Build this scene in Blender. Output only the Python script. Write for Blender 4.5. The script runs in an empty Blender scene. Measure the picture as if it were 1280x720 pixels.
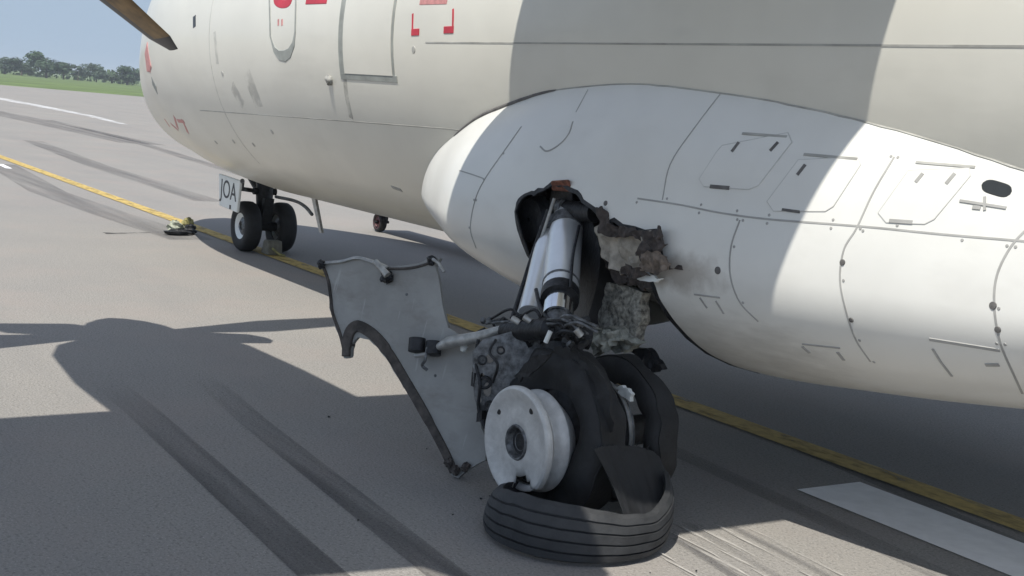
import bpy, bmesh, math, random
import numpy as np
from mathutils import Vector, Matrix
from mathutils import noise as mnoise
from mathutils.geometry import delaunay_2d_cdt, tessellate_polygon
random.seed(7)
C = bpy.context.scene.collection
SC = bpy.context.scene
R = math.radians
F, PITCH, ROLL, YAW = 1600.0, 0.13573104765605784, 0.08889732312004098, 0.588261480509721
EYE = np.array([12.133274829694502, -5.057476804004537, 1.6])
FWD = np.array([-math.cos(YAW)*math.cos(PITCH), math.sin(YAW)*math.cos(PITCH), -math.sin(PITCH)])
_r = np.array([math.sin(YAW), math.cos(YAW), 0.0]); _u = np.cross(_r, FWD)
RGT = math.cos(ROLL)*_r + math.sin(ROLL)*_u
UP = -math.sin(ROLL)*_r + math.cos(ROLL)*_u
FR, FY, FZ = 1.38, -0.07, 2.0537            # fuselage radius and axis
def smooth(xs, ys):
    xs = np.array(xs, float); ys = np.array(ys, float)
    d = np.diff(ys)/np.diff(xs); m = np.zeros(len(xs)); m[0], m[-1] = d[0], d[-1]
    for i in range(1, len(xs)-1):
        m[i] = 0 if d[i-1]*d[i] <= 0 else 2*d[i-1]*d[i]/(d[i-1]+d[i])
    def f(x):
        i = int(min(max(np.searchsorted(xs, x)-1, 0), len(xs)-2)); h = xs[i+1]-xs[i]
        t = min(max((x-xs[i])/h, 0), 1)
        return ((1+2*t)*(1-t)**2*ys[i] + t*(1-t)**2*h*m[i] + t*t*(3-2*t)*ys[i+1] + t*t*(t-1)*h*m[i+1])
    return f
SX = [5.02, 5.08, 5.2, 5.45, 5.8, 6.3, 7.0, 7.6, 8.2, 8.8, 9.5, 10.2, 10.9, 11.5]
SW = smooth(SX, [.02, .13, .235, .385, .54, .72, .80, .81, .76, .69, .57, .42, .24, .05])
ST = smooth(SX, [.02, .13, .28, .47, .61, .74, .90, .95, .94, .89, .80, .66, .45, .20])
SB = smooth(SX, [.02, .07, .11, .17, .25, .36, .46, .50, .50, .46, .38, .28, .18, .08])
SY = smooth(SX, [-.95, -.94, -.93, -.91, -.90, -.90, -.90, -.90, -.90, -.90, -.90, -.90, -.90, -.90])
SZ = smooth(SX, [1.08, 1.08, 1.07, 1.06, 1.05, 1.05, 1.05, 1.05, 1.06, 1.08, 1.10, 1.15, 1.2, 1.25])
def spo(x, ph, off=0.0, side=1):
    w, y0, z0 = SW(x), SY(x), SZ(x); h = ST(x) if math.sin(ph) > 0 else SB(x)
    c, s = math.cos(ph), math.sin(ph)
    y, z = y0 - w*c, z0 + h*s
    if off:
        n = np.array([-c/max(w, .02), s/max(h, .02)]); n /= np.hypot(*n); y += n[0]*off; z += n[1]*off
    return np.array([x, y*side if side == 1 else -y + 2*FY, z])
def spo_f(P):
    x = P[0]
    if x < SX[0] or x > SX[-1]: return 1.0
    dz = P[2]-SZ(x); h = ST(x) if dz > 0 else SB(x)
    return ((P[1]-SY(x))/SW(x))**2 + (dz/h)**2 - 1
def ray(px, py):
    d = FWD*F + RGT*(px-640) - UP*(py-360); return d/np.linalg.norm(d)
def project(P):
    d = np.asarray(P)-EYE; z = d@FWD; return np.array([640+F*(d@RGT)/z, 360-F*(d@UP)/z])
def on_spo(px, py):
    d = ray(px, py); t = 2.0; s = .02
    while t < 9:
        if spo_f(EYE+d*t) < 0: break
        t += s
    else: return None
    a, b = t-s, t
    for _ in range(30):
        m = (a+b)/2
        if spo_f(EYE+d*m) < 0: b = m
        else: a = m
    P = EYE+d*b; x = P[0]; dz = P[2]-SZ(x); h = ST(x) if dz > 0 else SB(x)
    return x, math.atan2(dz/h, (SY(x)-P[1])/SW(x))
NX = [-2.6, -2.5, -2.3, -1.9, -1.4, -0.8, -0.1, 0.6, 1.3, 20]
NR = smooth(NX, [.02, .22, .40, .65, .87, 1.06, 1.24, 1.345, FR, FR])
NZ = smooth(NX, [1.5, 1.5, 1.52, 1.60, 1.73, 1.87, 1.98, 2.04, FZ, FZ])
def fus(x, ph, off=0.0):
    r = NR(x)+off
    return np.array([x, FY - r*math.cos(ph), NZ(x) + r*math.sin(ph)])
def on_fus(px, py):
    d = ray(px, py); f = lambda P: np.hypot(P[1]-FY, P[2]-NZ(P[0])) - NR(P[0])
    t = 2.0
    while t < 20:
        if f(EYE+d*t) < 0: break
        t += .04
    else: return None
    a, b = t-.04, t
    for _ in range(30):
        m = (a+b)/2
        if f(EYE+d*m) < 0: b = m
        else: a = m
    P = EYE+d*b
    return P[0], math.atan2(P[2]-NZ(P[0]), FY-P[1])

# ------------------------------------------------------------------ camera
cam = bpy.data.cameras.new('camera'); camo = bpy.data.objects.new('camera', cam); C.objects.link(camo)
cam.sensor_width = 36.0; cam.lens = F/1280*36.0; cam.clip_start = .05; cam.clip_end = 9000
M = Matrix.Identity(4)
for i in range(3):
    M[i][0], M[i][1], M[i][2], M[i][3] = RGT[i], UP[i], -FWD[i], EYE[i]
camo.matrix_world = M
SC.camera = camo
# ------------------------------------------------------------------ sky, sun, exposure
SUN = Vector((.25, -.49, 1.0)).normalized()            # towards the sun
world = bpy.data.worlds.new('World'); SC.world = world; world.use_nodes = True
nt = world.node_tree; nt.nodes.clear()
sky = nt.nodes.new('ShaderNodeTexSky'); sky.sky_type = 'NISHITA'; sky.sun_disc = False
sky.sun_elevation = math.asin(SUN.z); sky.sun_rotation = math.atan2(SUN.x, SUN.y)
sky.air_density = 1.0; sky.dust_density = 0.3; sky.ozone_density = 2.0
# hazy pale blue band round the whole horizon, clear sky above it
gtc = nt.nodes.new('ShaderNodeTexCoord'); gsp = nt.nodes.new('ShaderNodeSeparateXYZ'); nt.links.new(gtc.outputs['Generated'], gsp.inputs[0])
gmr = nt.nodes.new('ShaderNodeMapRange'); gmr.inputs[1].default_value = .10; gmr.inputs[2].default_value = .42; gmr.inputs[3].default_value = 1; gmr.inputs[4].default_value = 0; gmr.interpolation_type = 'SMOOTHSTEP'; nt.links.new(gsp.outputs['Z'], gmr.inputs[0])
gmx = nt.nodes.new('ShaderNodeMix'); gmx.data_type = 'RGBA'; nt.links.new(gmr.outputs[0], gmx.inputs[0]); thin = nt.nodes.new('ShaderNodeMix'); thin.data_type = 'RGBA'; thin.inputs[0].default_value = .38; nt.links.new(sky.outputs[0], thin.inputs[6]); thin.inputs[7].default_value = (3.5, 3.5, 3.4, 1)   # thin high cloud
nt.links.new(thin.outputs[2], gmx.inputs[6]); gmx.inputs[7].default_value = (2.1, 2.68, 3.4, 1)
bg = nt.nodes.new('ShaderNodeBackground'); bg.inputs['Strength'].default_value = .14
wo = nt.nodes.new('ShaderNodeOutputWorld')
nt.links.new(gmx.outputs[2], bg.inputs[0]); nt.links.new(bg.outputs[0], wo.inputs[0])
sl = bpy.data.lights.new('sun', 'SUN'); sl.energy = 3.8; sl.angle = R(.5); sl.color = (1.0, .95, .86)
so = bpy.data.objects.new('sun', sl); C.objects.link(so); so.rotation_euler = SUN.to_track_quat('Z', 'Y').to_euler(); so.location = (0, -20, 40)
SC.view_settings.view_transform = 'Standard'; SC.view_settings.look = 'None'
SC.view_settings.exposure = 0.47; SC.view_settings.gamma = 1.0
# ------------------------------------------------------------------ materials
MATS = {}
def mat(name, col, rough=.6, metal=0.0, var=.12, scale=6.0, bump=0.0, bscale=60.0, col2=None, mask=None, spec=.5, coat=0.0, stretch=None):
    m = bpy.data.materials.new(name); m.use_nodes = True; t = m.node_tree; N = t.nodes; L = t.links
    b = N['Principled BSDF']; b.inputs['Roughness'].default_value = rough; b.inputs['Metallic'].default_value = metal
    b.inputs['Specular IOR Level'].default_value = spec
    if coat: b.inputs['Coat Weight'].default_value = coat; b.inputs['Coat Roughness'].default_value = .15
    tc = N.new('ShaderNodeTexCoord'); src = tc.outputs['Object']
    if stretch:
        mp = N.new('ShaderNodeMapping'); mp.inputs['Scale'].default_value = stretch; L.new(src, mp.inputs[0]); src2 = mp.outputs[0]
    else: src2 = src
    n = N.new('ShaderNodeTexNoise'); n.inputs['Scale'].default_value = scale; n.inputs['Detail'].default_value = 7; n.inputs['Roughness'].default_value = .62
    L.new(src2, n.inputs['Vector'])
    r = N.new('ShaderNodeValToRGB'); r.color_ramp.elements[0].position = .35; r.color_ramp.elements[1].position = .66
    c2 = col2 or tuple(c*(1-var*2) for c in col)
    r.color_ramp.elements[0].color = (*c2, 1); r.color_ramp.elements[1].color = (*col, 1)
    L.new(n.outputs['Fac'], r.inputs[0]); L.new(r.outputs[0], b.inputs['Base Color'])
    if bump:
        bn = N.new('ShaderNodeTexNoise'); bn.inputs['Scale'].default_value = bscale; bn.inputs['Detail'].default_value = 4
        L.new(src, bn.inputs['Vector'])
        bp = N.new('ShaderNodeBump'); bp.inputs['Strength'].default_value = bump; bp.inputs['Distance'].default_value = .01
        L.new(bn.outputs['Fac'], bp.inputs['Height']); L.new(bp.outputs[0], b.inputs['Normal'])
    MATS[name] = m
    return m
def mixin(m, fac_builder, col):
    """lay a stain of colour col over the base colour where fac_builder says"""
    t = m.node_tree; b = t.nodes['Principled BSDF']; old = b.inputs['Base Color'].links[0].from_socket
    mx = t.nodes.new('ShaderNodeMix'); mx.data_type = 'RGBA'
    t.links.new(fac_builder(t), mx.inputs[0]); t.links.new(old, mx.inputs[6]); mx.inputs[7].default_value = (*col, 1)
    t.links.new(mx.outputs[2], b.inputs['Base Color'])
def mnode(t, op, a, b=None, clamp=False):
    n = t.nodes.new('ShaderNodeMath'); n.operation = op; n.use_clamp = clamp
    for i, v in enumerate((a, b)):
        if v is None: continue
        if hasattr(v, 'type') or hasattr(v, 'is_linked'): t.links.new(v, n.inputs[i])
        else: n.inputs[i].default_value = v
    return n.outputs[0]
def geo_pos(t):
    tc = t.nodes.new('ShaderNodeTexCoord'); return tc.outputs['Object']
def noise(t, scale, detail=5, stretch=None, rough=.6):
    src = geo_pos(t)
    if stretch:
        mp = t.nodes.new('ShaderNodeMapping'); mp.inputs['Scale'].default_value = stretch; t.links.new(src, mp.inputs[0]); src = mp.outputs[0]
    n = t.nodes.new('ShaderNodeTexNoise'); n.inputs['Scale'].default_value = scale; n.inputs['Detail'].default_value = detail; n.inputs['Roughness'].default_value = rough
    t.links.new(src, n.inputs['Vector']); return n.outputs['Fac']
def ramp(t, s, lo, hi):
    n = t.nodes.new('ShaderNodeMapRange'); n.inputs[1].default_value = lo; n.inputs[2].default_value = hi; n.clamp = True
    t.links.new(s, n.inputs[0]); return n.outputs[0]
def blob(t, c, rad, scale=(1, 1, 1)):
    """1 at point c falling to 0 at rad"""
    s = t.nodes.new('ShaderNodeVectorMath'); s.operation = 'SUBTRACT'; s.inputs[1].default_value = c; t.links.new(geo_pos(t), s.inputs[0])
    k = t.nodes.new('ShaderNodeVectorMath'); k.operation = 'MULTIPLY'; k.inputs[1].default_value = scale; t.links.new(s.outputs[0], k.inputs[0])
    l = t.nodes.new('ShaderNodeVectorMath'); l.operation = 'LENGTH'; t.links.new(k.outputs[0], l.inputs[0])
    return ramp(t, l.outputs['Value'], rad, 0)
paint = mat('fuselage_paint', (.68, .67, .605), .34, var=.04, scale=1.6, coat=.25, bump=.10, bscale=2.6)
mixin(paint, lambda t: mnode(t, 'MULTIPLY', ramp(t, noise(t, 3.2, 8, (.35, 1, 1.6)), .52, .80), .30), (.42, .41, .37))
fpaint = mat('fairing_paint', (.745, .745, .71), .36, var=.04, scale=2.0, coat=.2, bump=.08, bscale=3.5)
mixin(fpaint, lambda t: mnode(t, 'MULTIPLY', ramp(t, noise(t, 4.5, 8, (.5, 1, 1)), .52, .8), .25), (.45, .44, .40))
mixin(fpaint, lambda t: mnode(t, 'MULTIPLY', ramp(t, mnode(t, 'ADD', mnode(t, 'MULTIPLY', noise(t, 9, 8), .9), blob(t, (8.2, -1.66, 1.02), .42, (.8, 1, 2.4))), .84, 1.24), .6), (.20, .165, .13))
mixin(fpaint, lambda t: mnode(t, 'MULTIPLY', ramp(t, mnode(t, 'ADD', mnode(t, 'MULTIPLY', noise(t, 12, 8, (.6, 1, 2.5)), .9), blob(t, (8.55, -1.55, .72), .75, (.8, 1, 2.0))), .92, 1.4), .35), (.20, .19, .17))
wingp = mat('wing_paint', (.66, .66, .63), .4, var=.04)
dark = mat('dark_seam', (.16, .155, .15), .8, var=.2, scale=20)
seam = mat('panel_gap', (.40, .40, .385), .8, var=.12, scale=7)
lightseam = mat('lap_joint', (.47, .47, .44), .6, var=.2, scale=5)
sealg = mat('door_seal_rubber', (.34, .36, .34), .75, var=.15, scale=9)
burnt = mat('burnt_composite', (.085, .070, .064), .8, var=.35, scale=30, bump=.5)
scorch = mat('scorched_skin', (.23, .185, .15), .8, var=.35, scale=26, bump=.5)
faint = mat('panel_outline', (.60, .60, .575), .6, var=.12, scale=6)
red = mat('red_paint', (.55, .035, .06), .45, var=.12)
pink = mat('faded_red_paint', (.62, .28, .27), .5, var=.15, scale=30)
glassd = mat('dark_opening', (.03, .035, .04), .35)
liner = mat('wheel_well_liner', (.030, .030, .034), .9, var=.3, scale=15)  # near black puts the open bay's shade into the lining colour
rubber = mat('tyre_rubber', (.020, .021, .023), .72, var=.25, scale=14, bump=.25, bscale=70)
rubber2 = mat('worn_tread_rubber', (.040, .042, .045), .68, col2=(.022, .024, .027), scale=9, bump=.3, bscale=50)
rubi = mat('tyre_inner_lining', (.020, .022, .026), .6, var=.2, scale=10)
rimm = mat('scuffed_wheel_metal', (.60, .60, .585), .52, .15, var=.10, scale=22, bump=.25, bscale=45)
steel = mat('strut_metal', (.80, .82, .83), .25, .45, var=.05, scale=9, stretch=(1, 1, .15))
chrome = mat('chrome_piston', (.86, .88, .9), .12, 1.0, var=.08)
dmetal = mat('greasy_dark_metal', (.035, .037, .042), .5, .35, var=.35, scale=25, bump=.4)
mmetal = mat('dull_gear_metal', (.22, .23, .24), .5, .45, var=.4, scale=28, bump=.4, bscale=40)
lmetal = mat('light_link_metal', (.48, .48, .46), .42, .4, var=.2, scale=30)
rust = mat('rusty_metal', (.30, .12, .075), .8, .1, var=.35, scale=40, bump=.4)
doorm = mat('torn_door_inner_skin', (.335, .335, .322), .55, .15, var=.10, scale=5, bump=.15, bscale=25)
mixin(doorm, lambda t: mnode(t, 'MULTIPLY', ramp(t, noise(t, 5, 9, (1, 1, 2.2), .7), .50, .72), .5), (.17, .155, .135))
mixin(doorm, lambda t: mnode(t, 'MULTIPLY', ramp(t, noise(t, 30, 3, (1.2, .3, .06)), .66, .72), .5), (.46, .46, .45))
flangem = mat('torn_door_flange', (.105, .090, .080), .7, .1, var=.35, scale=18, bump=.4)
torn = mat('torn_skin_primer', (.50, .455, .385), .8, var=.25, scale=18, bump=.5, bscale=30)
core = mat('crushed_honeycomb', (.50, .48, .41), .9, var=.4, scale=45, col2=(.10, .095, .085), bump=.9, bscale=38)
cloth = mat('shredded_liner', (.50, .50, .43), .9, var=.35, scale=30, col2=(.2, .2, .17), bump=.7, bscale=45)
bladem = mat('propeller_blade_finish', (.030, .033, .045), .42, var=.3, scale=6)
brown = mat('propeller_erosion_strip', (.30, .19, .075), .5, var=.25, scale=12)
plate = mat('white_door_paint', (.76, .79, .77), .45, var=.04)
ink = mat('registration_ink', (.07, .07, .075), .6)
chockm = mat('chock_block', (.21, .20, .16), .85, var=.2, scale=20)
yel = mat('yellow_line_paint', (.56, .38, .085), .8, var=.22, scale=5, col2=(.40, .30, .12), bump=.2)
wht = mat('white_marking_paint', (.88, .88, .88), .8, var=.06, scale=9, bump=.15)
palefrag = mat('pale_fragment', (.50, .53, .42), .7, var=.3, scale=40)
olive = mat('olive_fragment', (.36, .33, .13), .7, var=.3, scale=40)
maroon = mat('maroon_hub_paint', (.20, .085, .09), .5, var=.25, scale=30)
bark = mat('bark', (.11, .085, .06), .9)
leafs = [mat('foliage_dark', (.05, .10, .04), .8, var=.3, scale=1.2), mat('foliage_mid', (.075, .125, .05), .8, var=.3, scale=1.2), mat('foliage_bluish', (.08, .125, .075), .8, var=.3, scale=1.2)]
grassm = mat('grass_field', (.13, .19, .045), .95, var=.25, scale=.12)
# ------------------------------------------------------------------ mesh helpers
def link(name, me, m, parent=None, smooth=False):
    o = bpy.data.objects.new(name, me); C.objects.link(o)
    ms = m if isinstance(m, (list, tuple)) else [m]
    for k in ms: me.materials.append(k)
    if smooth:
        me.polygons.foreach_set('use_smooth', [True]*len(me.polygons)); me.update()
        if smooth is not True: me.set_sharp_from_angle(angle=R(smooth))
    if parent is not None:
        o.parent = parent; o.matrix_parent_inverse = parent.matrix_world.inverted() if False else Matrix.Identity(4)
        q = parent; off = Vector((0, 0, 0))
        while q is not None: off += q.location; q = q.parent
        o.location = -off
    return o
def mesh(name, vs, fs, m, parent=None, smooth=False):
    me = bpy.data.meshes.new(name); me.from_pydata([tuple(map(float, v)) for v in vs], [], fs); me.validate(); 
    return link(name, me, m, parent, smooth)
def thing(name, label, cat, loc=(0, 0, 0), group=None):
    o = bpy.data.objects.new(name, None); C.objects.link(o); o.location = loc; o.empty_display_size = .2
    o['label'] = label; o['category'] = cat
    if group: o['group'] = group
    return o
def tag(o, label, cat, group=None):
    o['label'] = label; o['category'] = cat
    if group: o['group'] = group
    return o
def struct(o): o['kind'] = 'structure'; return o
class MB:
    def __init__(s): s.v = []; s.f = []
    def add(s, vs, fs):
        k = len(s.v); s.v += [tuple(map(float, v)) for v in vs]; s.f += [tuple(i+k for i in f) for f in fs]; return s
    def loft(s, rings, cap=True, closed=True):
        n = len(rings[0]); vs = [p for r in rings for p in r]; fs = []
        for i in range(len(rings)-1):
            for j in range(n if closed else n-1):
                a, b = i*n+j, i*n+(j+1) % n; fs.append((a, b, b+n, a+n))
        if cap and closed: fs.append(tuple(range(n-1, -1, -1))); fs.append(tuple(range((len(rings)-1)*n, len(rings)*n)))
        return s.add(vs, fs)
    def tube(s, pts, rad, n=14, cap=True):
        pts = [np.array(p, float) for p in pts]; rads = rad if isinstance(rad, (list, tuple)) else [rad]*len(pts)
        rings = []; prev = None
        for i, p in enumerate(pts):
            d = pts[min(i+1, len(pts)-1)]-pts[max(i-1, 0)]; d = d/(np.linalg.norm(d)+1e-9)
            if prev is None:
                a = np.array([0, 0, 1.]) if abs(d[2]) < .9 else np.array([1., 0, 0]); u = np.cross(d, a)
            else: u = prev-d*(prev@d)
            u /= np.linalg.norm(u); w = np.cross(d, u); prev = u
            rings.append([p+rads[i]*(u*math.cos(t)+w*math.sin(t)) for t in (2*math.pi*k/n for k in range(n))])
        return s.loft(rings, cap)
    def lathe(s, o, axis, prof, n=40, up=None, cap=False):
        """prof: (distance along axis, radius)"""
        a = np.array(axis, float); a /= np.linalg.norm(a); u = np.array(up if up is not None else (0, 0, 1.)); u = u-a*(u@a); u /= np.linalg.norm(u); w = np.cross(a, u)
        o = np.array(o, float)
        rings = [[o+a*d+r*(u*math.cos(t)+w*math.sin(t)) for t in (2*math.pi*k/n for k in range(n))] for d, r in prof]
        return s.loft(rings, cap)
    def box(s, c, ax, ay, az):
        """centre and three half-axis vectors"""
        c, ax, ay, az = (np.array(v, float) for v in (c, ax, ay, az))
        vs = [c+i*ax+j*ay+k*az for k in (-1, 1) for j in (-1, 1) for i in (-1, 1)]
        return s.add(vs, [(0, 2, 3, 1), (4, 5, 7, 6), (0, 1, 5, 4), (2, 6, 7, 3), (0, 4, 6, 2), (1, 3, 7, 5)])
    def lump(s, c, r, seed=0, n=10, j=.35, sc=(1, 1, 1)):
        rng = random.Random(seed); rings = []
        for i in range(n+1):
            t = math.pi*i/n; ring = []
            for k in range(n+2):
                a = 2*math.pi*k/(n+2); q = r*(1+rng.uniform(-j, j))
                ring.append((c[0]+sc[0]*q*math.sin(t)*math.cos(a), c[1]+sc[1]*q*math.sin(t)*math.sin(a), c[2]+sc[2]*q*math.cos(t)))
            rings.append(ring)
        return s.loft(rings)
    def build(s, name, m, parent=None, smooth=False):
        o = mesh(name, s.v, s.f, m, parent, False)
        bm = bmesh.new(); bm.from_mesh(o.data); bmesh.ops.recalc_face_normals(bm, faces=bm.faces); bm.to_mesh(o.data); bm.free()
        if smooth:
            o.data.polygons.foreach_set('use_smooth', [True]*len(o.data.polygons))
            if smooth is not True: o.data.set_sharp_from_angle(angle=R(smooth))
        return o
def bevel(o, w=.006, seg=2):
    b = o.modifiers.new('bevel', 'BEVEL'); b.width = w; b.segments = seg; b.limit_method = 'ANGLE'; return o
def at(px, py, Y):
    d = ray(px, py); return EYE+d*(Y-EYE[1])/d[1]
def on_ground(px, py, z=0.0):
    d = ray(px, py); return EYE+d*(z-EYE[2])/d[2]
def resample(pts, step):
    out = [np.array(pts[0], float)]
    for a, b in zip(pts[:-1], pts[1:]):
        a, b = np.array(a, float), np.array(b, float); n = max(1, int(np.ceil(np.linalg.norm(b-a)/step)))
        out += [a+(b-a)*k/n for k in range(1, n+1)]
    return out
def spline(pts, n=6):
    P = [np.array(p, float) for p in pts]; P = [2*P[0]-P[1]]+P+[2*P[-1]-P[-2]]; out = []
    for i in range(1, len(P)-2):
        for k in range(n):
            t = k/n; a, b, c, d = P[i-1:i+3]
            out.append(.5*((2*b)+(c-a)*t+(2*a-5*b+4*c-d)*t*t+(3*b-a-3*c+d)*t**3))
    out.append(P[-2]); return out
def surf_ribbon(surf, uv, width, off=.002, closed=False, thick=0.004):
    """strip lying on a surface along (x, angle) points; returns MB geometry standing off proud of it"""
    n = len(uv); ws = width if isinstance(width, (list, tuple)) else [width]*n
    Lp, Rp, Lb, Rb = [], [], [], []
    for i, (x, ph) in enumerate(uv):
        p = surf(x, ph); e = .004
        du = surf(x+e, ph)-surf(x-e, ph); dv = surf(x, ph+e)-surf(x, ph-e); nn = np.cross(du, dv); nn /= np.linalg.norm(nn)+1e-12
        if nn@(surf(x, ph, .01)-p) < 0: nn = -nn
        q0 = surf(*uv[i-1 if (i or closed) else 0]); q1 = surf(*uv[(i+1) % n if (i < n-1 or closed) else n-1]); t = q1-q0; t /= np.linalg.norm(t)+1e-12
        s = np.cross(nn, t); s /= np.linalg.norm(s)+1e-12
        Lp.append(p+nn*off+s*ws[i]/2); Rp.append(p+nn*off-s*ws[i]/2); Lb.append(p-nn*thick+s*ws[i]/2*1.2); Rb.append(p-nn*thick-s*ws[i]/2*1.2)
    m = MB(); rings = [[Lb[i], Lp[i], Rp[i], Rb[i]] for i in range(n)]
    if closed: rings.append(rings[0])
    return m.loft(rings, cap=not closed)
def uvline(fn, pts, step=14, curve=False):
    if curve: pts = [tuple(q) for q in spline(pts, 5)]
    return [r for r in (fn(*q) for q in resample(pts, step)) if r]
def spo_line(name, pts, w, m=seam, parent=None, off=.0015, curve=False):
    return surf_ribbon(spo, uvline(on_spo, pts, 12, curve), w, off).build(name, m, parent)
def fus_line(name, pts, w, m=seam, parent=None, off=.0015, curve=False):
    return surf_ribbon(fus, uvline(on_fus, pts, 14, curve), w, off).build(name, m, parent)
def patch(surf, x0, x1, a0, a1, nx=10, na=14, off=.004, thick=.006, hole=None):
    m = MB(); top = [[surf(x0+(x1-x0)*i/nx, a0+(a1-a0)*j/na, off) for j in range(na+1)] for i in range(nx+1)]
    m.loft(top, cap=False, closed=False)
    bor = [(i, 0) for i in range(nx+1)]+[(nx, j) for j in range(1, na+1)]+[(i, na) for i in range(nx-1, -1, -1)]+[(0, j) for j in range(na-1, 0, -1)]
    up = [top[i][j] for i, j in bor]; dn = [surf(x0+(x1-x0)*i/nx, a0+(a1-a0)*j/na, off-thick) for i, j in bor]
    m.loft([up, dn], cap=False); return m
def sheet(name, pts, z, m, smooth=False):
    return mesh(name, [(p[0], p[1], z) for p in pts], [tuple(range(len(pts)))], m)
# ------------------------------------------------------------------ the setting
asph = mat('asphalt', (.277, .265, .246), .9, var=.05, scale=.35, bump=.55, bscale=90, col2=(.245, .236, .224), spec=.25)
mixin(asph, lambda t: mnode(t, 'MULTIPLY', ramp(t, noise(t, 70, 3), .50, .68), .7), (.135, .13, .124))
mixin(asph, lambda t: mnode(t, 'MULTIPLY', ramp(t, noise(t, 110, 2), .56, .70), .65), (.43, .41, .38))
mixin(asph, lambda t: mnode(t, 'MULTIPLY', ramp(t, noise(t, 1.1, 6, (.12, 1, 1)), .50, .75), .35), (.19, .186, .186))
mixin(asph, lambda t: mnode(t, 'MULTIPLY', ramp(t, noise(t, .8, 6), .48, .72), .42), (.31, .265, .24))
def stain(name, col, sc, stretch, lo, hi, fac, fade=None):
    """a marking or rubber stain that lets the asphalt show through its worn places"""
    m = mat(name, col, .85, var=.15, scale=20, spec=.25); t = m.node_tree; b = t.nodes['Principled BSDF']
    f = mnode(t, 'MULTIPLY', ramp(t, noise(t, sc, 7, stretch), lo, hi), fac)
    if fade:
        sp = t.nodes.new('ShaderNodeSeparateXYZ'); t.links.new(geo_pos(t), sp.inputs[0]); f = mnode(t, 'MULTIPLY', f, ramp(t, sp.outputs['X'], *fade))
    t.links.new(f, b.inputs['Alpha']); return m
skidm = stain('rubber_deposit', (.055, .055, .06), 5, (.10, 2.6, 1), .18, .60, .42, (5.4, 7.4))
skidl = stain('faint_rubber_deposit', (.10, .10, .11), 4, (.05, 1.2, 1), .28, .70, .42)
scrm = stain('bright_scrape', (.52, .50, .47), 10, (.15, 6, 1), .44, .60, .8)
oilm = stain('oil_stain', (.05, .05, .05), 5, (1, 1, 1), .40, .6, .6)
yellm = stain('worn_yellow_paint', (.60, .44, .15), 9, (.5, 1.2, 1), .22, .50, .93)
def skyline(name, z, m, x0, x1, y0, y1):
    return struct(mesh(name, [(x0, y0, z), (x1, y0, z), (x1, y1, z), (x0, y1, z)], [(0, 1, 2, 3)], m))
skyline('grass_field', -.03, grassm, -5000, 3000, -4000, 4000)
struct(sheet('taxiway', [(-111.5, -200), (60, -200), (60, 300), (-103, 300), (-109.7, 32.5), (-111.3, 19.9)], 0.0, asph))
Z1, Z2 = .004, .008
mixin(asph, lambda t: mnode(t, 'MULTIPLY', ramp(t, noise(t, 6, 9, None, .75), .60, .72), .35), (.17, .165, .155))
def strip(name, pts, w, z, m, w2=None):
    """flat painted or rubber strip along ground points"""
    pts = resample(pts, 3.0); n = len(pts); a, b = [], []
    for i, p in enumerate(pts):
        q = pts[min(i+1, n-1)]-pts[max(i-1, 0)]; q /= np.linalg.norm(q); s = np.array([-q[1], q[0]]); ww = w if w2 is None else w+(w2-w)*i/(n-1)
        a.append((*(p+s*ww/2), z)); b.append((*(p-s*ww/2), z))
    return struct(mesh(name, a+b, [(i, i+1, n+i+1, n+i) for i in range(n-1)], m))
strip('yellow_taxi_line', [(-30, -.08), (-12, -.08), (0, -.09), (8, -.09), (20, -.09)], .185, Z2, yellm)
strip('white_marking', [(8.14, -.515), (14, -.54)], .42, Z1, wht)
strip('white_marking', [(-10.4, -.46), (-9.5, -.50)], .10, Z1, wht)
strip('white_runway_edge_line', [(-90, 8.6), (-62, 8.95), (-50, 9.0), (-40, 8.85), (-33, 8.2)], 2.0, Z1, stain('worn_runway_white', (.75, .75, .75), .9, (1, 1, 1), .25, .6, .85), .3)
strip('white_runway_edge_line', [(-31, 11.0), (-24.5, 9.9)], .35, Z1, stain('worn_white_paint', (.6, .58, .5), 3, (1, 1, 1), .35, .6, .7))
strip('rubber_skid_mark', [(5.3, -3.13), (6.07, -3.13), (8.25, -3.21), (9.6, -3.26), (12, -3.33)], .17, Z1, skidm)
strip('rubber_skid_mark', [(5.3, -2.57), (6.4, -2.68), (8.3, -2.80), (9.6, -2.87), (12, -3.0)], .15, Z1, skidm)
strip('rubber_skid_mark', [(7.1, -.05), (9.6, -.42)][::1], .10, Z1-.0015, skidl)
strip('rubber_skid_mark', [(6.0, -.75), (8.3, -.93), (11, -1.15)], .13, Z1-.002, skidl)
g = lambda x, y: tuple(on_ground(x, y)[:2])
strip('tarmac_joint', [g(60, 150), g(160, 174), g(245, 201), g(330, 226)], .35, Z1, skidl)
strip('tarmac_joint', [g(40, 176), g(120, 207), g(200, 232), g(262, 252)], .45, Z1, skidl)
strip('tarmac_joint', [g(0, 205), g(60, 240), g(140, 268), g(240, 300)], .5, Z1-.001, skidl)
strip('tarmac_joint', [(-80, 3.5), (-40, 4.5), (-20, 4.9)], 1.2, Z1-.001, skidl)
for k, (a, b, w) in enumerate((((8.33, -1.62), (9.3, -1.74), .022), ((8.38, -1.55), (9.3, -1.66), .03), ((8.42, -1.47), (9.3, -1.56), .018), ((8.35, -1.70), (9.2, -1.83), .05), ((8.5, -1.36), (9.3, -1.42), .02), ((8.6, -1.93), (9.3, -2.04), .03))):
    strip('scrape_mark', [a, b], w, Z1+.0005*k, scrm)
for k, (a, b, w) in enumerate((((8.36, -1.585), (9.3, -1.70), .03), ((8.45, -1.42), (9.3, -1.49), .035), ((8.5, -1.76), (9.3, -1.88), .04))):
    strip('rubber_skid_mark', [a, b], w, Z2+.0005*k, skidl)
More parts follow.
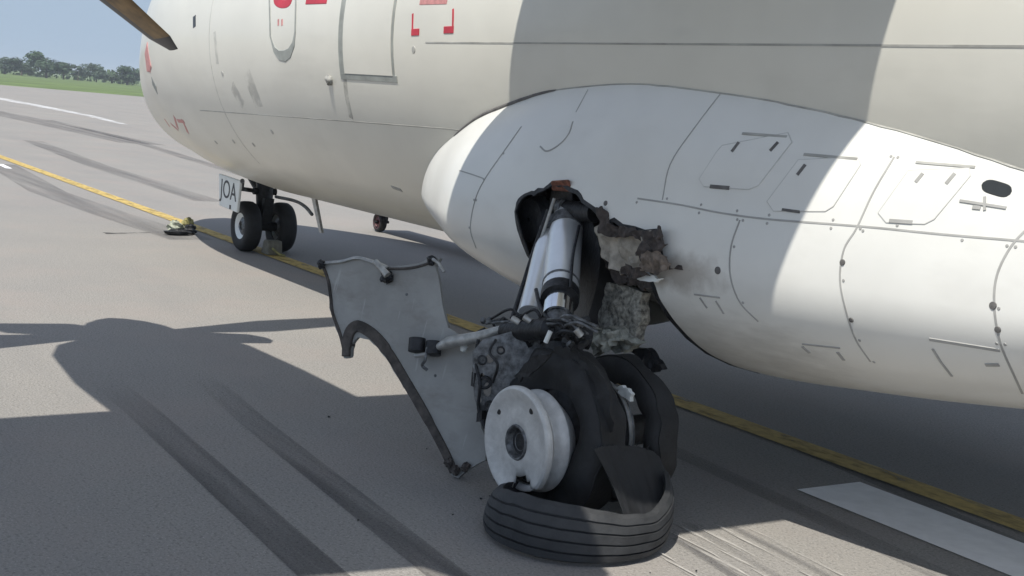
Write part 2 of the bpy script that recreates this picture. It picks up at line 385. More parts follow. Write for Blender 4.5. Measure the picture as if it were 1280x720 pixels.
a = on_ground(145, 292); b = on_ground(215, 290)
strip('oil_stain', [a[:2]+np.array([.0, -.12]), a[:2], b[:2]], .14, Z1, oilm, .04)
# ------------------------------------------------------------------ trees beyond the field
def leafcloud(seed, w, h, n, m, leaf):
    rng = random.Random(seed); mb = MB(); lobes = [(rng.uniform(-.33, .33)*w, rng.uniform(-.33, .33)*w, h*rng.uniform(.30, .80), w*rng.uniform(.16, .30)) for _ in range(rng.randint(8, 12))]
    for _ in range(n):
        lx, ly, lz, lr = rng.choice(lobes); d = Vector((rng.gauss(0, 1), rng.gauss(0, 1), rng.gauss(0, 1))).normalized()*lr*(rng.uniform(.3, 1.05)**.5)
        c = Vector((lx, ly, max(lz+d.z*.8, .04*h)))+Vector((d.x, d.y, 0)); nrm = (d.normalized()+Vector((rng.uniform(-.6, .6), rng.uniform(-.6, .6), rng.uniform(-.2, .7)))).normalized()
        u = nrm.orthogonal().normalized(); v = nrm.cross(u); s = leaf*rng.uniform(.6, 1.4); a = rng.uniform(0, 6.3); u, v = u*math.cos(a)+v*math.sin(a), v*math.cos(a)-u*math.sin(a)
        mb.add([c-u*s, c+v*s*.6, c+u*s, c-v*s*.6], [(0, 1, 2, 3)])
    return mb, lobes
protos = {}
def tree(x, y, w, h, kind, seed, label):
    key = (kind, seed % 3)
    root = thing('tree', label, 'tree', (x, y, -.03), 'trees along the far edge of the airfield')
    if key not in protos:
        mb, lobes = leafcloud(seed, 1.0, 1.0, 1500, leafs[kind], .045); me = bpy.data.meshes.new('crown'); me.from_pydata(mb.v, [], mb.f); me.materials.append(leafs[kind])
        tb = MB(); tb.tube([(0, 0, 0), (.01, 0, .2), (-.01, .01, .45), (0, 0, .7)], [.035, .028, .018, .006], 7)
        for lx, ly, lz, lr in lobes[:6]: tb.tube([(0, 0, .25), (lx*.5, ly*.5, .15+lz*.5), (lx, ly, lz)], [.014, .009, .004], 5)
        tm = bpy.data.meshes.new('trunk'); tm.from_pydata(tb.v, [], tb.f); tm.materials.append(bark); protos[key] = (me, tm)
    for n, me in zip(('crown', 'trunk'), protos[key]):
        o = bpy.data.objects.new(n, me); C.objects.link(o); o.parent = root; o.scale = (w, w, h); o.rotation_euler.z = seed*1.3
D0 = 330.0
def far(px, dist):
    d = ray(px, 88); h = np.array([d[0], d[1]]); h /= np.linalg.norm(h); return EYE[:2]+h*dist
seen = [(6, 330, 8.5, 4.6, 2, 'bluish tree at the left edge of the far tree line'), (27, 345, 7.5, 3.6, 1, 'low bushy tree just left of the tallest far tree'), (58, 320, 9.5, 6.7, 0, 'tallest dark green tree of the far tree line'), (80, 325, 6.5, 4.4, 0, 'round dark tree touching the right side of the tallest far tree'),
        (98, 335, 4.5, 4.3, 2, 'small grey green tree in the middle of the far tree line'), (121, 330, 5.5, 4.8, 2, 'narrow peaked tree standing alone in the far tree line'), (140, 340, 6, 2.6, 1, 'low pale bush between the peaked tree and the nose'), (160, 322, 8.5, 4.8, 0, 'dark round tree just left of the aircraft nose'), (180, 330, 8, 4.8, 0, 'dark tree partly covered by the aircraft nose')]
for i, (px, d, w, h, k, lab) in enumerate(seen):
    x, y = far(px, d); tree(x, y, w, h, k, i, lab)
for i in range(26):
    px = -560+i*24 if i < 22 else 205+(i-22)*40
    x, y = far(px, 338+random.uniform(-10, 14)); tree(x, y, random.uniform(6, 10), random.uniform(3.0, 5.5), random.choice((0, 1, 2)), i+20, 'bushy green tree of the far tree line hidden behind the aircraft' if i >= 22 else 'bushy green tree of the far tree line beyond the left edge of the photo')
hb = MB(); rng = random.Random(4)
for i in range(2600):
    px = rng.uniform(-560, 380); x, y = far(px, 352+rng.uniform(-4, 10)); c = Vector((x, y, rng.uniform(0, 1)**.8*(2.2+1.2*math.sin(px*.11)+.6*math.sin(px*.37)))); s = rng.uniform(.4, .9)
    u = Vector((rng.gauss(0, 1), rng.gauss(0, 1), rng.gauss(0, 1))).normalized(); v = u.orthogonal().normalized()
    hb.add([c-u*s, c+v*s*.7, c+u*s, c-v*s*.7], [(0, 1, 2, 3)])
ho = hb.build('hedgerow', leafs[1]); ho['kind'] = 'stuff'; tag(ho, 'low continuous scrub filling the gaps behind the far trees', 'scrub')
# ------------------------------------------------------------------ the aircraft
plane = thing('airplane', 'white propeller airliner with red lettering and a collapsed left main landing gear', 'airplane', (0, FY, 0))
# fuselage
xs = list(np.concatenate([np.linspace(-2.6, 1.3, 50), np.linspace(1.5, 13, 40), np.linspace(13.4, 20, 20)])); rings = []
for x in xs:
    r = NR(x); z = NZ(x)
    if x > 13: k = (x-13)/7; r = FR*(1-.92*k**1.5); z = FZ+(FR-r)*.75
    rings.append([(x, FY-r*math.cos(a), z+r*math.sin(a)) for a in np.linspace(0, 2*math.pi, 97)[:-1]])
MB().loft(rings).build('fuselage', paint, plane, 40)
fin = MB(); fin.loft([[(x, FY+t*(1 if k else -1)*.5, z) for x, t, k in ((15.2+s*2.4, .02, 0), (16.2+s*2.2, .28, 0), (18.6+s*1.2, .02, 0), (16.2+s*2.2, .28, 1))] for s, z in ((0, 3.2), (1, 6.8))]).build('tail_fin', wingp, plane)
# wing (left and right in one sweep through the cabin roof)
def wsec(y):
    a = abs(y-FY); c = 2.42 if a < 4.3 else 2.42-(a-4.3)*.16; xl = 6.93+(0 if a < 4.3 else (a-4.3)*.05); zc = 3.50+a*.025; t = .36*c/2.5; out = []
    for u, s in ((0, 0), (.03, .5), (.12, .85), (.3, 1), (.6, .72), (.85, .3), (1, .02)): out.append((xl+u*c, y, zc+s*t*.6))
    for u, s in ((1, .0), (.85, .16), (.6, .4), (.3, .62), (.12, .55), (.03, .3)): out.append((xl+u*c, y, zc-s*t*.6))
    return out
MB().loft([wsec(y) for y in np.linspace(-10.4, 10.26, 40)]).build('wing', wingp, plane, 30)
# nacelles and propellers
HUBY, HUBZ, PX = -4.00, 2.88, 4.88
def nacelle(side):
    yc = HUBY if side < 0 else 2*FY-HUBY
    sec = [(5.02, .36, .36, 0), (5.14, .49, .46, -.02), (5.4, .56, .55, -.05), (6.1, .60, .62, -.06), (7.0, .60, .62, -.02), (8.0, .58, .55, .05), (8.8, .45, .38, .14), (9.5, .22, .18, .22)]
    r = [[(x, yc+w*math.cos(t), HUBZ+dz+h*math.sin(t)) for t in (2*math.pi*k/32 for k in range(32))] for x, w, h, dz in sec]
    n = MB().loft(r).build('engine_nacelle', wingp, plane, 50)
    MB().loft([[(5.0+i*.3, yc+(.26+.04*i)*math.cos(t)+.16*side*-1, HUBZ-.52-.02*i+(.10+.02*i)*math.sin(t)) for t in (2*math.pi*k/20 for k in range(20))] for i in range(4)]).build('air_intake', wingp, n, 50)
    MB().lathe((PX-.55, yc, HUBZ), (1, 0, 0), [(0, .01), (.05, .09), (.16, .18), (.32, .25), (.5, .28), (.62, .28)], 28).build('spinner', wingp, n, 50)
    pr = MB().lathe((PX-.04, yc, HUBZ), (1, 0, 0), [(0, .01), (.0, .27), (.12, .27), (.12, .01)], 24).build('propeller', dmetal, plane)
    for k in range(4):
        A = R(-44+90*k); d = np.array([0, math.cos(A), math.sin(A)]); tz = np.array([0, -math.sin(A), math.cos(A)])
        f = MB(); e = MB()
        for lo, hi, mbs in ((0, 1, f),):
            rr = []
            for q in np.linspace(.22, 1.72, 16):
                s = (q-.22)/1.50; ch = .12+.30*min(1, s*2.2) if s < .45 else .42-.12*(s-.45)/.55
                if s > .93: ch *= 1-((s-.93)/.07)**2*.55
                th = .10*(1-s)**1.5+.020; tw = R(86)-R(26)*(1-s)*.5
                cd = np.array([1, 0, 0])*math.sin(tw)+tz*math.cos(tw); nd = np.cross(d, cd); o = np.array([PX, yc, HUBZ])+d*q+tz*.16*max(0, q-.85)
                rr.append([o+cd*ch*.5*math.cos(t)+nd*th*.5*math.sin(t)*(1 if abs(math.cos(t)) < .9 else .8) for t in (2*math.pi*j/16 for j in range(16))])
            mbs.loft(rr)
        b = f.build('blade', bladem, pr, 60)
        b.data.materials.append(brown)
        for p in b.data.polygons:                      # bare eroded strip along the lower outer face
            c = np.array(p.center); q = (c-np.array([PX, yc, HUBZ]))@d
            if c[0] > PX-.06 and q > .95+1.6*max(0, c[0]-PX) and q < 1.66: p.material_index = 1
nacelle(-1); nacelle(1)
# gear fairings: the left one torn open round the leg
HOLEPX = [(672, 338), (660, 318), (651, 296), (645, 270), (647, 254), (656, 245), (668, 241), (680, 236), (689, 231), (704, 231), (716, 238), (729, 250), (742, 259), (750, 268), (757, 279), (768, 276), (778, 284), (792, 285), (806, 290), (820, 288), (827, 296), (825, 312), (829, 328), (818, 336), (812, 346), (817, 358), (822, 372)]
hole = [on_spo(*q) for q in spline(HOLEPX[:12], 3)[:-1]+HOLEPX[11:]]; HX0, HX1 = hole[0][0], hole[-1][0]
rng = random.Random(3)
right = [(HX1+.02+.10*i/9+rng.uniform(-.012, .012), hole[-1][1]+(R(-120)-hole[-1][1])*i/9) for i in range(1, 10)]
left = [(HX0-.16*i/9+rng.uniform(-.010, .010), R(-120)+(hole[0][1]-R(-120))*(9-i)/9) for i in range(9, 0, -1)]
poly = [(x+rng.uniform(-.004, .004), p+rng.uniform(-.006, .006)) for x, p in hole]+right+left
def inpoly(x, y, P):
    c = False; j = len(P)-1
    for i in range(len(P)):
        if (P[i][1] > y) != (P[j][1] > y) and x < (P[j][0]-P[i][0])*(y-P[i][1])/(P[j][1]-P[i][1])+P[i][0]: c = not c
        j = i
    return c
def fairing_mesh(side, cut):
    pts = []; gx = np.concatenate([np.linspace(5.02, 5.5, 14), np.linspace(5.54, 11.5, 120)]); ga = np.linspace(R(-180), R(180), 121)
    for x in gx:
        for a in ga: pts.append(Vector((float(x), float(a))))
    edges = []
    if cut:
        pts = [p for p in pts if min((abs(p.x-q[0])*1+abs(p.y-q[1])*.7) for q in poly) > .008]
        k = len(pts); P2 = [Vector((float(a), float(b))) for a, b in poly]; pts += P2; edges = [(k+i, k+(i+1) % len(P2)) for i in range(len(P2))]
    vs, _, fs, _, _, _ = delaunay_2d_cdt(pts, edges, [], 0, 1e-5)
    F_ = []
    for f in fs:
        c = sum((vs[i] for i in f), Vector((0, 0)))/len(f)
        if cut and inpoly(c.x, c.y, poly): continue
        F_.append(tuple(f))
    V = [spo(v.x, v.y) for v in vs]
    if side > 0: V = [(p[0], 2*FY-p[1], p[2]) for p in V]
    m = MB(); m.add(V, F_); o = m.build('landing_gear_fairing', fpaint, plane)
    bm = bmesh.new(); bm.from_mesh(o.data); bmesh.ops.remove_doubles(bm, verts=bm.verts, dist=.0004); bmesh.ops.recalc_face_normals(bm, faces=bm.faces); bm.to_mesh(o.data); bm.free()
    o.data.polygons.foreach_set('use_smooth', [True]*len(o.data.polygons)); return o
fair = fairing_mesh(-1, True); fairing_mesh(1, False)
# belly fairing joining the two
MB().loft([[(x, FY+hw*math.cos(t), .98+hh*math.sin(t)) for t in (2*math.pi*k/40 for k in range(40))] for x, hw, hh in ((6.2, .5, .30), (6.6, .8, .40), (7.2, .95, .43), (8.4, .95, .43), (9.6, .8, .38), (10.4, .5, .3))]).build('belly_fairing', paint, plane, 60)
# wheel well lining behind the hole
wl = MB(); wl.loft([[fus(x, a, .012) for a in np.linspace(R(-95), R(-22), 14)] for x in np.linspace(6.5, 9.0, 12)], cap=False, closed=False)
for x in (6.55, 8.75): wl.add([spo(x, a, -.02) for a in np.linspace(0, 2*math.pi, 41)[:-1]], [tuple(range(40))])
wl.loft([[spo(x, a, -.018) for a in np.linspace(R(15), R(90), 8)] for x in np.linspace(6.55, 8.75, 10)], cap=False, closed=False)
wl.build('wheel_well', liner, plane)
# bent lip round the tear
lip = [(x, a) for x, a in poly[:len(hole)]]
surf_ribbon(spo, lip, [.018+.012*mnoise.noise(Vector((i*.35, 1, 2))) for i in range(len(lip))], .003).build('torn_edge', dmetal, plane)
surf_ribbon(spo, [poly[len(hole)-1]]+right, [.02+.01*abs(math.sin(i*2.3)) for i in range(10)], .003).build('torn_edge', dmetal, plane)
# seal and fillet where the fairing meets the fuselage
join = []
for x in np.linspace(5.12, 11.0, 90):
    for k in range(400):
        p = spo(x, R(110-k*.35))
        if np.hypot(p[1]-FY, p[2]-FZ) > FR: join.append(p); break
MB().tube([p for p in join if p[0] < 6.95 and p[0] > 5.75], [.005+.009*math.sin(math.pi*i/max(1, len([p for p in join if 5.75 < p[0] < 6.95])-1))**.6 for i in range(len([p for p in join if 5.75 < p[0] < 6.95]))], 8).build('fairing_seal', dark, plane)
MB().tube([p for p in join if p[0] >= 6.9], .004, 6).build('fairing_seal', lightseam, plane)
# ---- seams, panels and fasteners on the fairing
SE = [([(797, 248), (850, 256), (900, 266), (960, 274), (1040, 280), (1100, 285), (1180, 293), (1300, 303)], .007), ([(1118, 196), (1092, 240), (1071, 285), (1055, 312), (1050, 350), (1058, 390), (1070, 425), (1088, 452)], .007),
      ([(1290, 280), (1264, 308), (1246, 345), (1243, 385), (1251, 430), (1268, 470), (1278, 492)], .008), ([(925, 275), (914, 308), (913, 345), (925, 378), (948, 402)], .007), ([(652, 158), (628, 192), (606, 224), (594, 250), (588, 285), (595, 310)], .008), ([(574, 213), (590, 218), (604, 223)], .006),
      ([(675, 183), (684, 189), (700, 180), (711, 167), (716, 152)], .008), ([(900, 118), (868, 160), (838, 205), (828, 250)], .005), ([(735, 112), (720, 140)], .004)]
for pts, w in SE: spo_line('panel_seam', pts, w, seam, fair, curve=len(pts) > 3)
fast = []
for pts, w in SE[:5]:
    uv = uvline(on_spo, pts, 26)
    for i, (x, a) in enumerate(uv):
        if i % 2: continue
        for s in (1, -1):
            if rng.random() < .45: continue
            p = spo(x, a+s*.018 if pts is SE[0][0] else a, 0); fast.append((x+(0 if pts is SE[0][0] else s*.014), a+(s*.018 if pts is SE[0][0] else 0)))
fb = MB()
for x, a in fast:
    n = spo(x, a, .01)-spo(x, a); fb.lathe(spo(x, a, -.001), n, [(0, .0065), (.0025, .0055), (.0028, .0)], 8)
fo = fb.build('fasteners', seam, fair); fo['kind'] = 'stuff'
def panel(px, name='access_panel'):
    """a thin raised cover with rounded corners, given by its outline on the fairing"""
    uv = uvline(on_spo, list(px)+[px[0]], 9)[:-1]
    P2 = [Vector((float(a), float(b))) for a, b in uv]; n = len(P2); inner = []
    xs_, as_ = [p.x for p in P2], [p.y for p in P2]
    for i in range(1, 9):
        for j in range(1, 9):
            q = Vector((min(xs_)+(max(xs_)-min(xs_))*i/9, min(as_)+(max(as_)-min(as_))*j/9))
            if inpoly(q.x, q.y, [tuple(p) for p in P2]) and min((q-p).length for p in P2) > .015: inner.append(q)
    vs, _, fs, _, _, _ = delaunay_2d_cdt(P2+inner, [(i, (i+1) % n) for i in range(n)], [], 1, 1e-5)
    m = MB(); m.add([spo(v.x, v.y, .0022) for v in vs], [tuple(f) for f in fs]); m.loft([[spo(v.x, v.y, .0022) for v in P2], [spo(v.x, v.y, -.003) for v in P2]], cap=False)
    o = m.build(name, fpaint, fair, 50); surf_ribbon(spo, [tuple(v) for v in P2], .003, .0026, closed=True).build('panel_seam', faint, fair); return o
panel([(903, 182), (985, 166), (990, 178), (948, 232), (936, 237), (880, 233), (874, 224), (896, 190)])
panel([(998, 200), (1072, 196), (1076, 206), (1042, 258), (1032, 264), (967, 264), (959, 252)])
panel([(1136, 213), (1212, 210), (1213, 220), (1168, 274), (1156, 280), (1108, 278), (1098, 266)])
for pts, w in (([(928, 167), (984, 171)], .010), ([(1005, 193), (1072, 199)], .010), ([(1145, 203), (1219, 209)], .009)): spo_line('panel_hinge', pts, w, lightseam, fair, .003)
for pts, w in (([(915, 190), (924, 178)], .014), ([(963, 189), (973, 178)], .014), ([(997, 219), (1007, 206)], .014), ([(888, 233), (912, 235)], .014), ([(978, 262), (1000, 265)], .010)): spo_line('panel_latch', pts, w, dark, fair, .004)
for pts, w in (([(1145, 228), (1154, 217)], .013), ([(1183, 230), (1194, 217)], .013), ([(1112, 276), (1141, 278)], .013), ([(1200, 251), (1226, 255), (1258, 260)], .009), ([(1231, 246), (1231, 263)], .009), ([(1216, 259), (1226, 260)], .013)): spo_line('panel_latch', pts, w, seam, fair, .004)
uv = uvline(on_spo, [(1229, 231), (1236, 231), (1258, 238), (1263, 240), (1258, 242), (1236, 236)], 5)
spo_line('vent_slot', [(1229, 231), (1240, 233), (1254, 238), (1262, 240)], [.034]*40, glassd, fair, .0015) if False else surf_ribbon(spo, uvline(on_spo, [(1228, 230), (1264, 241)], 3), [.046*min(1, math.sqrt(max(.05, 1-abs(2*i/(len(uvline(on_spo, [(1228, 230), (1264, 241)], 3))-1)-1)**4))) for i in range(len(uvline(on_spo, [(1228, 230), (1264, 241)], 3)))], .002).build('vent_slot', glassd, fair)
for pts, w in (([(1003, 430), (1050, 435)], .006), ([(1003, 433), (1012, 441)], .013), ([(1047, 440), (1055, 450)], .013), ([(1162, 424), (1200, 430), (1250, 438)], .011), ([(1166, 436), (1176, 452), (1190, 470)], .009), ([(1232, 456), (1249, 456)], .012), ([(875, 372), (884, 385)], .008), ([(895, 376), (905, 392)], .009), ([(868, 368), (900, 372)], .006)): spo_line('panel_seam', pts, w, seam, fair, .003)
for c, r in (((897, 338), .016), ((1241, 382), .014), ((1247, 412), .012), ((1064, 400), .010), ((1053, 328), .012), ((757, 254), .012)):
    q = on_spo(*c); n = spo(*q, .01)-spo(*q); MB().lathe(spo(*q, -.002), n, [(0, r), (.005, r*.9), (.006, 0)], 12).build('drain_plug', dark, fair)
# ---- fuselage skin details
qa = on_fus(532, 53); surf_ribbon(fus, [(x, qa[1]) for x in np.linspace(qa[0], 12.9, 60)], .008, .0015).build('lap_joint', lightseam, plane)
fus_line('lap_joint', [(250, 138), (332, 144), (440, 152), (557, 161), (590, 165)], .006, lightseam, plane)
for x in (2.05, 6.2): surf_ribbon(fus, [(x, a) for a in np.linspace(R(-50), R(70), 30)], .006, .001).build('skin_joint', lightseam, plane) if x < 3 else None
# passenger door with its seal
q0, q1 = on_fus(428, 60), on_fus(490, 92); DX0, DX1, DA = q0[0]+.015, on_fus(489, 60)[0], on_fus(457, 93)[1]
door = patch(fus, DX0, DX1, DA, R(62), 8, 24, .006, .012).build('passenger_door', paint, plane, 40)
surf_ribbon(fus, [(DX0-.035, a) for a in np.linspace(DA-.012, R(62), 24)], .075, .003).build('door_seal', sealg, door)
surf_ribbon(fus, [(DX1+.012, a) for a in np.linspace(DA-.012, R(62), 24)], .026, .003).build('door_seal', sealg, door)
surf_ribbon(fus, [(x, DA-.014) for x in np.linspace(DX0-.07, DX1+.05, 8)], .038, .0035).build('door_seal', sealg, door)
fus_line('drain_streak', [(431, 97), (433, 118), (439, 148)], .05, stain('grey_drain_streak', (.33, .33, .31), 7, (1, 1, 1), .3, .6, .55), plane, .001, curve=True)
q = on_fus(413, 100); MB().lump(fus(*q), .03, 2).build('door_stop', lightseam, plane, 60)
# small hatch with rounded lower end
hp = [(337, -60), (337, 0), (338, 45), (343, 62), (349, 69), (356, 70), (362, 66), (367, 55), (369, 40), (370, 0), (370, -60)]
u = uvline(on_fus, hp, 8); surf_ribbon(fus, u, [.020+.055*max(0, 1-abs(i-len(u)*.5)/(len(u)*.12)) for i in range(len(u))], .003).build('hatch_seal', sealg, plane)
fus_line('red_stencil', [(348, 24), (348, 32)], .025, pink, plane); fus_line('red_stencil', [(352.5, 24), (352.5, 32)], .025, pink, plane)
# exit corner brackets, large red letters cut by the frame, small marks
fus_line('exit_bracket', [(516, 17), (515.5, 41)], .016, red, plane, .0020); fus_line('exit_bracket', [(514.5, 40.5), (524, 40)], .036, red, plane, .0030)
fus_line('exit_bracket', [(566.5, 11), (566, 38)], .016, red, plane, .0020); fus_line('exit_bracket', [(567, 37), (555, 37.5)], .036, red, plane, .0030)
fus_line('exit_lettering', [(525, 2), (559, 1)], .035, pink, plane)
def letter(loops, name='red_letter'):
    for pts, w, cv in loops: fus_line(name, pts, w, red, plane, .0016 if loops.index((pts, w, cv)) == 0 else .0024, curve=cv)
letter([([(344, -40), (344, -6), (346, 2), (353, 5), (361, 3), (364, -6), (364, -40)], .055, True)])
letter([([(386, -45), (386, 0)], .055, False), ([(383, 0), (409, -1)], .055, False)])
letter([([(436, -40), (431, 1.5)], .05, False)])
fus_line('static_port', [(243, 20), (243, 34)], .06, glassd, plane, .002); fus_line('static_port', [(190, 101), (196, 113)], .10, sealg, plane, .002)
fus_line('red_nose_mark', [(186, 68), (184, 78), (186, 90)], .22, pink, plane, .002) if on_fus(186, 78) else None
for pts in ([(206, 149), (212, 158)], [(218, 146), (222, 160)], [(222, 151), (230, 152)], [(228, 150), (235, 166)], [(214, 155), (222, 162)]): fus_line('red_nose_lettering', pts, .035, pink, plane, .002)
scuff = stain('grey_scuff', (.40, .40, .40), 6, (1, 1, 1), .42, .62, .28)
for pts, w in (([(290, 108), (304, 132)], .12), ([(308, 92), (324, 134)], .16), ([(268, 40), (272, 80)], .05)): fus_line('scuff_mark', pts, w, scuff, plane, .0012)
for c in ((270, 178), (292, 177), (317, 181), (340, 165), (278, 92), (517, 62)):
    q = on_fus(*c)
    if q: MB().lathe(fus(*q, -.002), fus(*q, .01)-fus(*q), [(0, .022), (.004, .02), (.005, 0)], 10).build('rivet_patch', lightseam, plane)
fus_line('skin_mark', [(490, 234), (502, 238)], .03, seam, plane, .002)  # short grey strip laid on the lower skin
# ------------------------------------------------------------------ nose gear
ng = MB(); ng.tube([(.02, FY, .86), (.05, FY, .56), (.08, FY, .27)], [.085, .085, .07], 18); ng.tube([(.08, FY-.20, .252), (.08, FY+.20, .252)], .045, 14)
ng.tube([(-.55, FY, .80), (.05, FY, .50)], .03, 10); ng.box((.14, FY, .42), (.03, 0, .0), (0, .05, 0), (.02, 0, .12)); ng.tube([(.05, FY-.12, .60), (.05, FY+.12, .60)], .035, 10)
ng.build('nose_gear_leg', dmetal, plane, 40)
def tyre_prof(r, w, ri):
    return [(-w*.36, ri), (-w*.47, ri+(r-ri)*.25), (-w*.5, ri+(r-ri)*.55), (-w*.44, ri+(r-ri)*.85), (-w*.30, r*.985), (-w*.1, r), (w*.1, r), (w*.30, r*.985), (w*.44, ri+(r-ri)*.85), (w*.5, ri+(r-ri)*.55), (w*.47, ri+(r-ri)*.25), (w*.36, ri)]
for s in (-1, 1):
    c = (.08, FY+s*.185, .25); wroot = MB().lathe(c, (0, 1, 0), [(-.05, .04), (-.06, .05), (-.03, .1), (.03, .1), (.06, .05), (.05, .04)], 24).build('nose_wheel', mmetal, plane, 40)
    MB().lathe(c, (0, 1, 0), tyre_prof(.25, .17, .125), 40).build('tyre', rubber, wroot, 50)
    MB().lathe(c, (0, s, 0), [(-.05, .02), (.02, .05), (.035, .09), (.062, .118), (.068, .13), (.055, .135), (-.05, .13)], 32).build('rim', plate, wroot, 40)
nd = at(275, 219, -.46), at(300, 227, -.46)
dv = MB(); P = [at(275, 217, -.46), at(302, 226, -.46), at(297.5, 266, -.46), at(275.5, 257, -.46)]; dn = np.array([0, .03, 0])
dv.loft([[p-dn*.5 for p in P], [p+dn*.5 for p in P]]); ngd = dv.build('nose_gear_door', plate, plane); bevel(ngd, .01, 2)
def text(name, body, size, m, parent, o, ux, uy, off=.0, extr=.001):
    cu = bpy.data.curves.new('t', 'FONT'); cu.body = body; cu.size = size; cu.extrude = extr; cu.align_x = 'CENTER'; cu.align_y = 'CENTER'
    to = bpy.data.objects.new('t', cu); me = bpy.data.meshes.new_from_object(to); bpy.data.objects.remove(to); bpy.data.curves.remove(cu)
    ux, uy = np.array(ux, float), np.array(uy, float); n = np.cross(ux, uy); n /= np.linalg.norm(n); o = np.array(o, float)
    for v in me.vertices:
        p = o+ux*v.co.x+uy*v.co.y+n*(v.co.z+off); v.co = p
    return link(name, me, m, parent)
cen = sum(P)/4; text('registration_text', 'JOA', .25, ink, ngd, cen+np.array([0, -.0165, .02]), (1, 0, -.04), (0, 0, 1.0))
MB().box(cen+np.array([.07, -.0165, -.13]), (.02, 0, 0), (0, .0012, 0), (0, 0, .02)).build('registration_text', ink, ngd)
MB().tube([at(303, 226, -.46), at(302, 236, -.30), at(322, 239, -.12)], .022, 8).build('door_link', mmetal, plane, 40)
MB().tube(spline([at(345, 246, -.05), at(368, 251, -.1), at(381, 258, -.15), at(390, 268, -.2)]), .016, 8).build('drag_brace', mmetal, plane, 40)
af = MB(); A_, B_ = at(393, 248, -.25), at(402, 291, -.25); wv = np.array([.04, 0, .0]); nv = np.array([0, .012, 0]); af.loft([[A_-wv-nv, A_+wv-nv, A_+wv+nv, A_-wv+nv], [B_-wv*.6-nv, B_+wv*.6-nv, B_+wv*.6+nv, B_-wv*.6+nv]]).build('aft_nose_gear_door', lmetal, plane)
# ------------------------------------------------------------------ left main gear
AX = np.array([.02, -1.0, .0]); AX /= np.linalg.norm(AX)                 # towards the camera side
H = at(645, 553, -2.25)                                                  # centre of the outer rim face
leg = MB().tube([at(712, 268, -1.58), at(706, 300, -1.66), at(700, 370, -1.88)], [.072, .080, .079], 26).build('shock_strut', steel, plane, 40)
MB().tube([at(700.5, 366, -1.87), at(699.5, 376, -1.90)], [.083, .083], 26).build('collar', dmetal, leg, 40)
MB().tube([at(699, 377, -1.90), at(697, 397, -1.95)], [.066, .066], 26).build('piston', chrome, leg, 40)
MB().tube([at(697, 396, -1.95), at(697, 420, -1.99)], [.05, .06], 20).build('piston_end', mmetal, leg, 40)
s0, s1, s2 = at(712, 268, -1.58), at(706, 300, -1.66), at(700, 370, -1.88)
for a, b, r in ((s0+(s1-s0)*.25, s0+(s1-s0)*.60, .0805), (s1+(s2-s1)*.80, s1+(s2-s1)*.83, .0815)): MB().tube([a, b], r, 26).build('strut_band', mmetal, leg, 40)
brk = MB().tube([at(690, 288, -1.62), at(680, 330, -1.74), at(664, 392, -1.90)], [.060, .062, .055], 26).build('side_strut', steel, plane, 40)
MB().tube([at(697, 276, -1.60), at(694, 292, -1.64)], [.05, .068], 20).build('strut_cap', mmetal, brk, 40)
MB().tube([at(707, 262, -1.60), at(744, 266, -1.60)], .045, 18).build('pivot_pin', dmetal, plane, 40)
MB().tube([at(704, 262, -1.60), at(710, 262, -1.60)], .055, 18).build('pivot_boss', mmetal, plane, 40)
m = MB(); m.loft([[at(690, 233, -1.63), at(716, 238, -1.63), at(716, 256, -1.60), at(686, 262, -1.60)], [at(690, 233, -1.56), at(716, 238, -1.56), at(716, 256, -1.52), at(686, 262, -1.52)]]); bevel(m.build('upper_bracket', dmetal, plane), .01)
m = MB(); m.loft([[at(688, 226, -1.70), at(712, 224, -1.70), at(715, 240, -1.67), at(690, 238, -1.67)], [at(690, 227, -1.63), at(712, 226, -1.63), at(714, 240, -1.6), at(690, 238, -1.6)]]); bevel(m.build('rusty_stub', rust, plane), .008)
MB().lathe(at(672, 275, -1.57), AX, [(-.1, .01), (-.08, .10), (.0, .125), (.05, .10), (.055, .01)], 24).build('opening_shade_dome', dmetal, plane, 40)  # dark dome added in the opening to stand for its shaded interior
MB().tube(spline([at(693, 248, -1.68), at(676, 300, -1.72), at(660, 350, -1.80), at(648, 392, -1.92)]), .008, 8).build('hydraulic_pipe', lmetal, plane, 40)
MB().tube(spline([at(686, 262, -1.69), at(668, 312, -1.74), at(652, 362, -1.84), at(640, 398, -1.95)]), .011, 8).build('hydraulic_pipe', dmetal, plane, 40)
MB().tube(spline([at(670, 362, -1.92), at(676, 385, -1.98), at(690, 402, -2.02), at(712, 408, -2.02)]), .009, 8).build('hydraulic_pipe', dmetal, plane, 40)
MB().tube(spline([at(724, 282, -1.66), at(716, 320, -1.78), at(713, 360, -1.90)]), .007, 8).build('hydraulic_pipe', dmetal, plane, 40)
# dark curved plate behind the strut
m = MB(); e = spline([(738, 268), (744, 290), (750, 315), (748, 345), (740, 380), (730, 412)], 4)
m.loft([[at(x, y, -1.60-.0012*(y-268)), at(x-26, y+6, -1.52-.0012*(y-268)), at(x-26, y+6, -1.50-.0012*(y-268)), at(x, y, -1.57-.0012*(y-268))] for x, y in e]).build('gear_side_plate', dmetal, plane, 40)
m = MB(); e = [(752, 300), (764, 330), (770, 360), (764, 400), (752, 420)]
m.loft([[at(x, y, -1.50), at(x-34, y, -1.50), at(x-34, y, -1.46), at(x, y, -1.46)] for x, y in e]).build('gear_side_plate', liner, plane, 40)
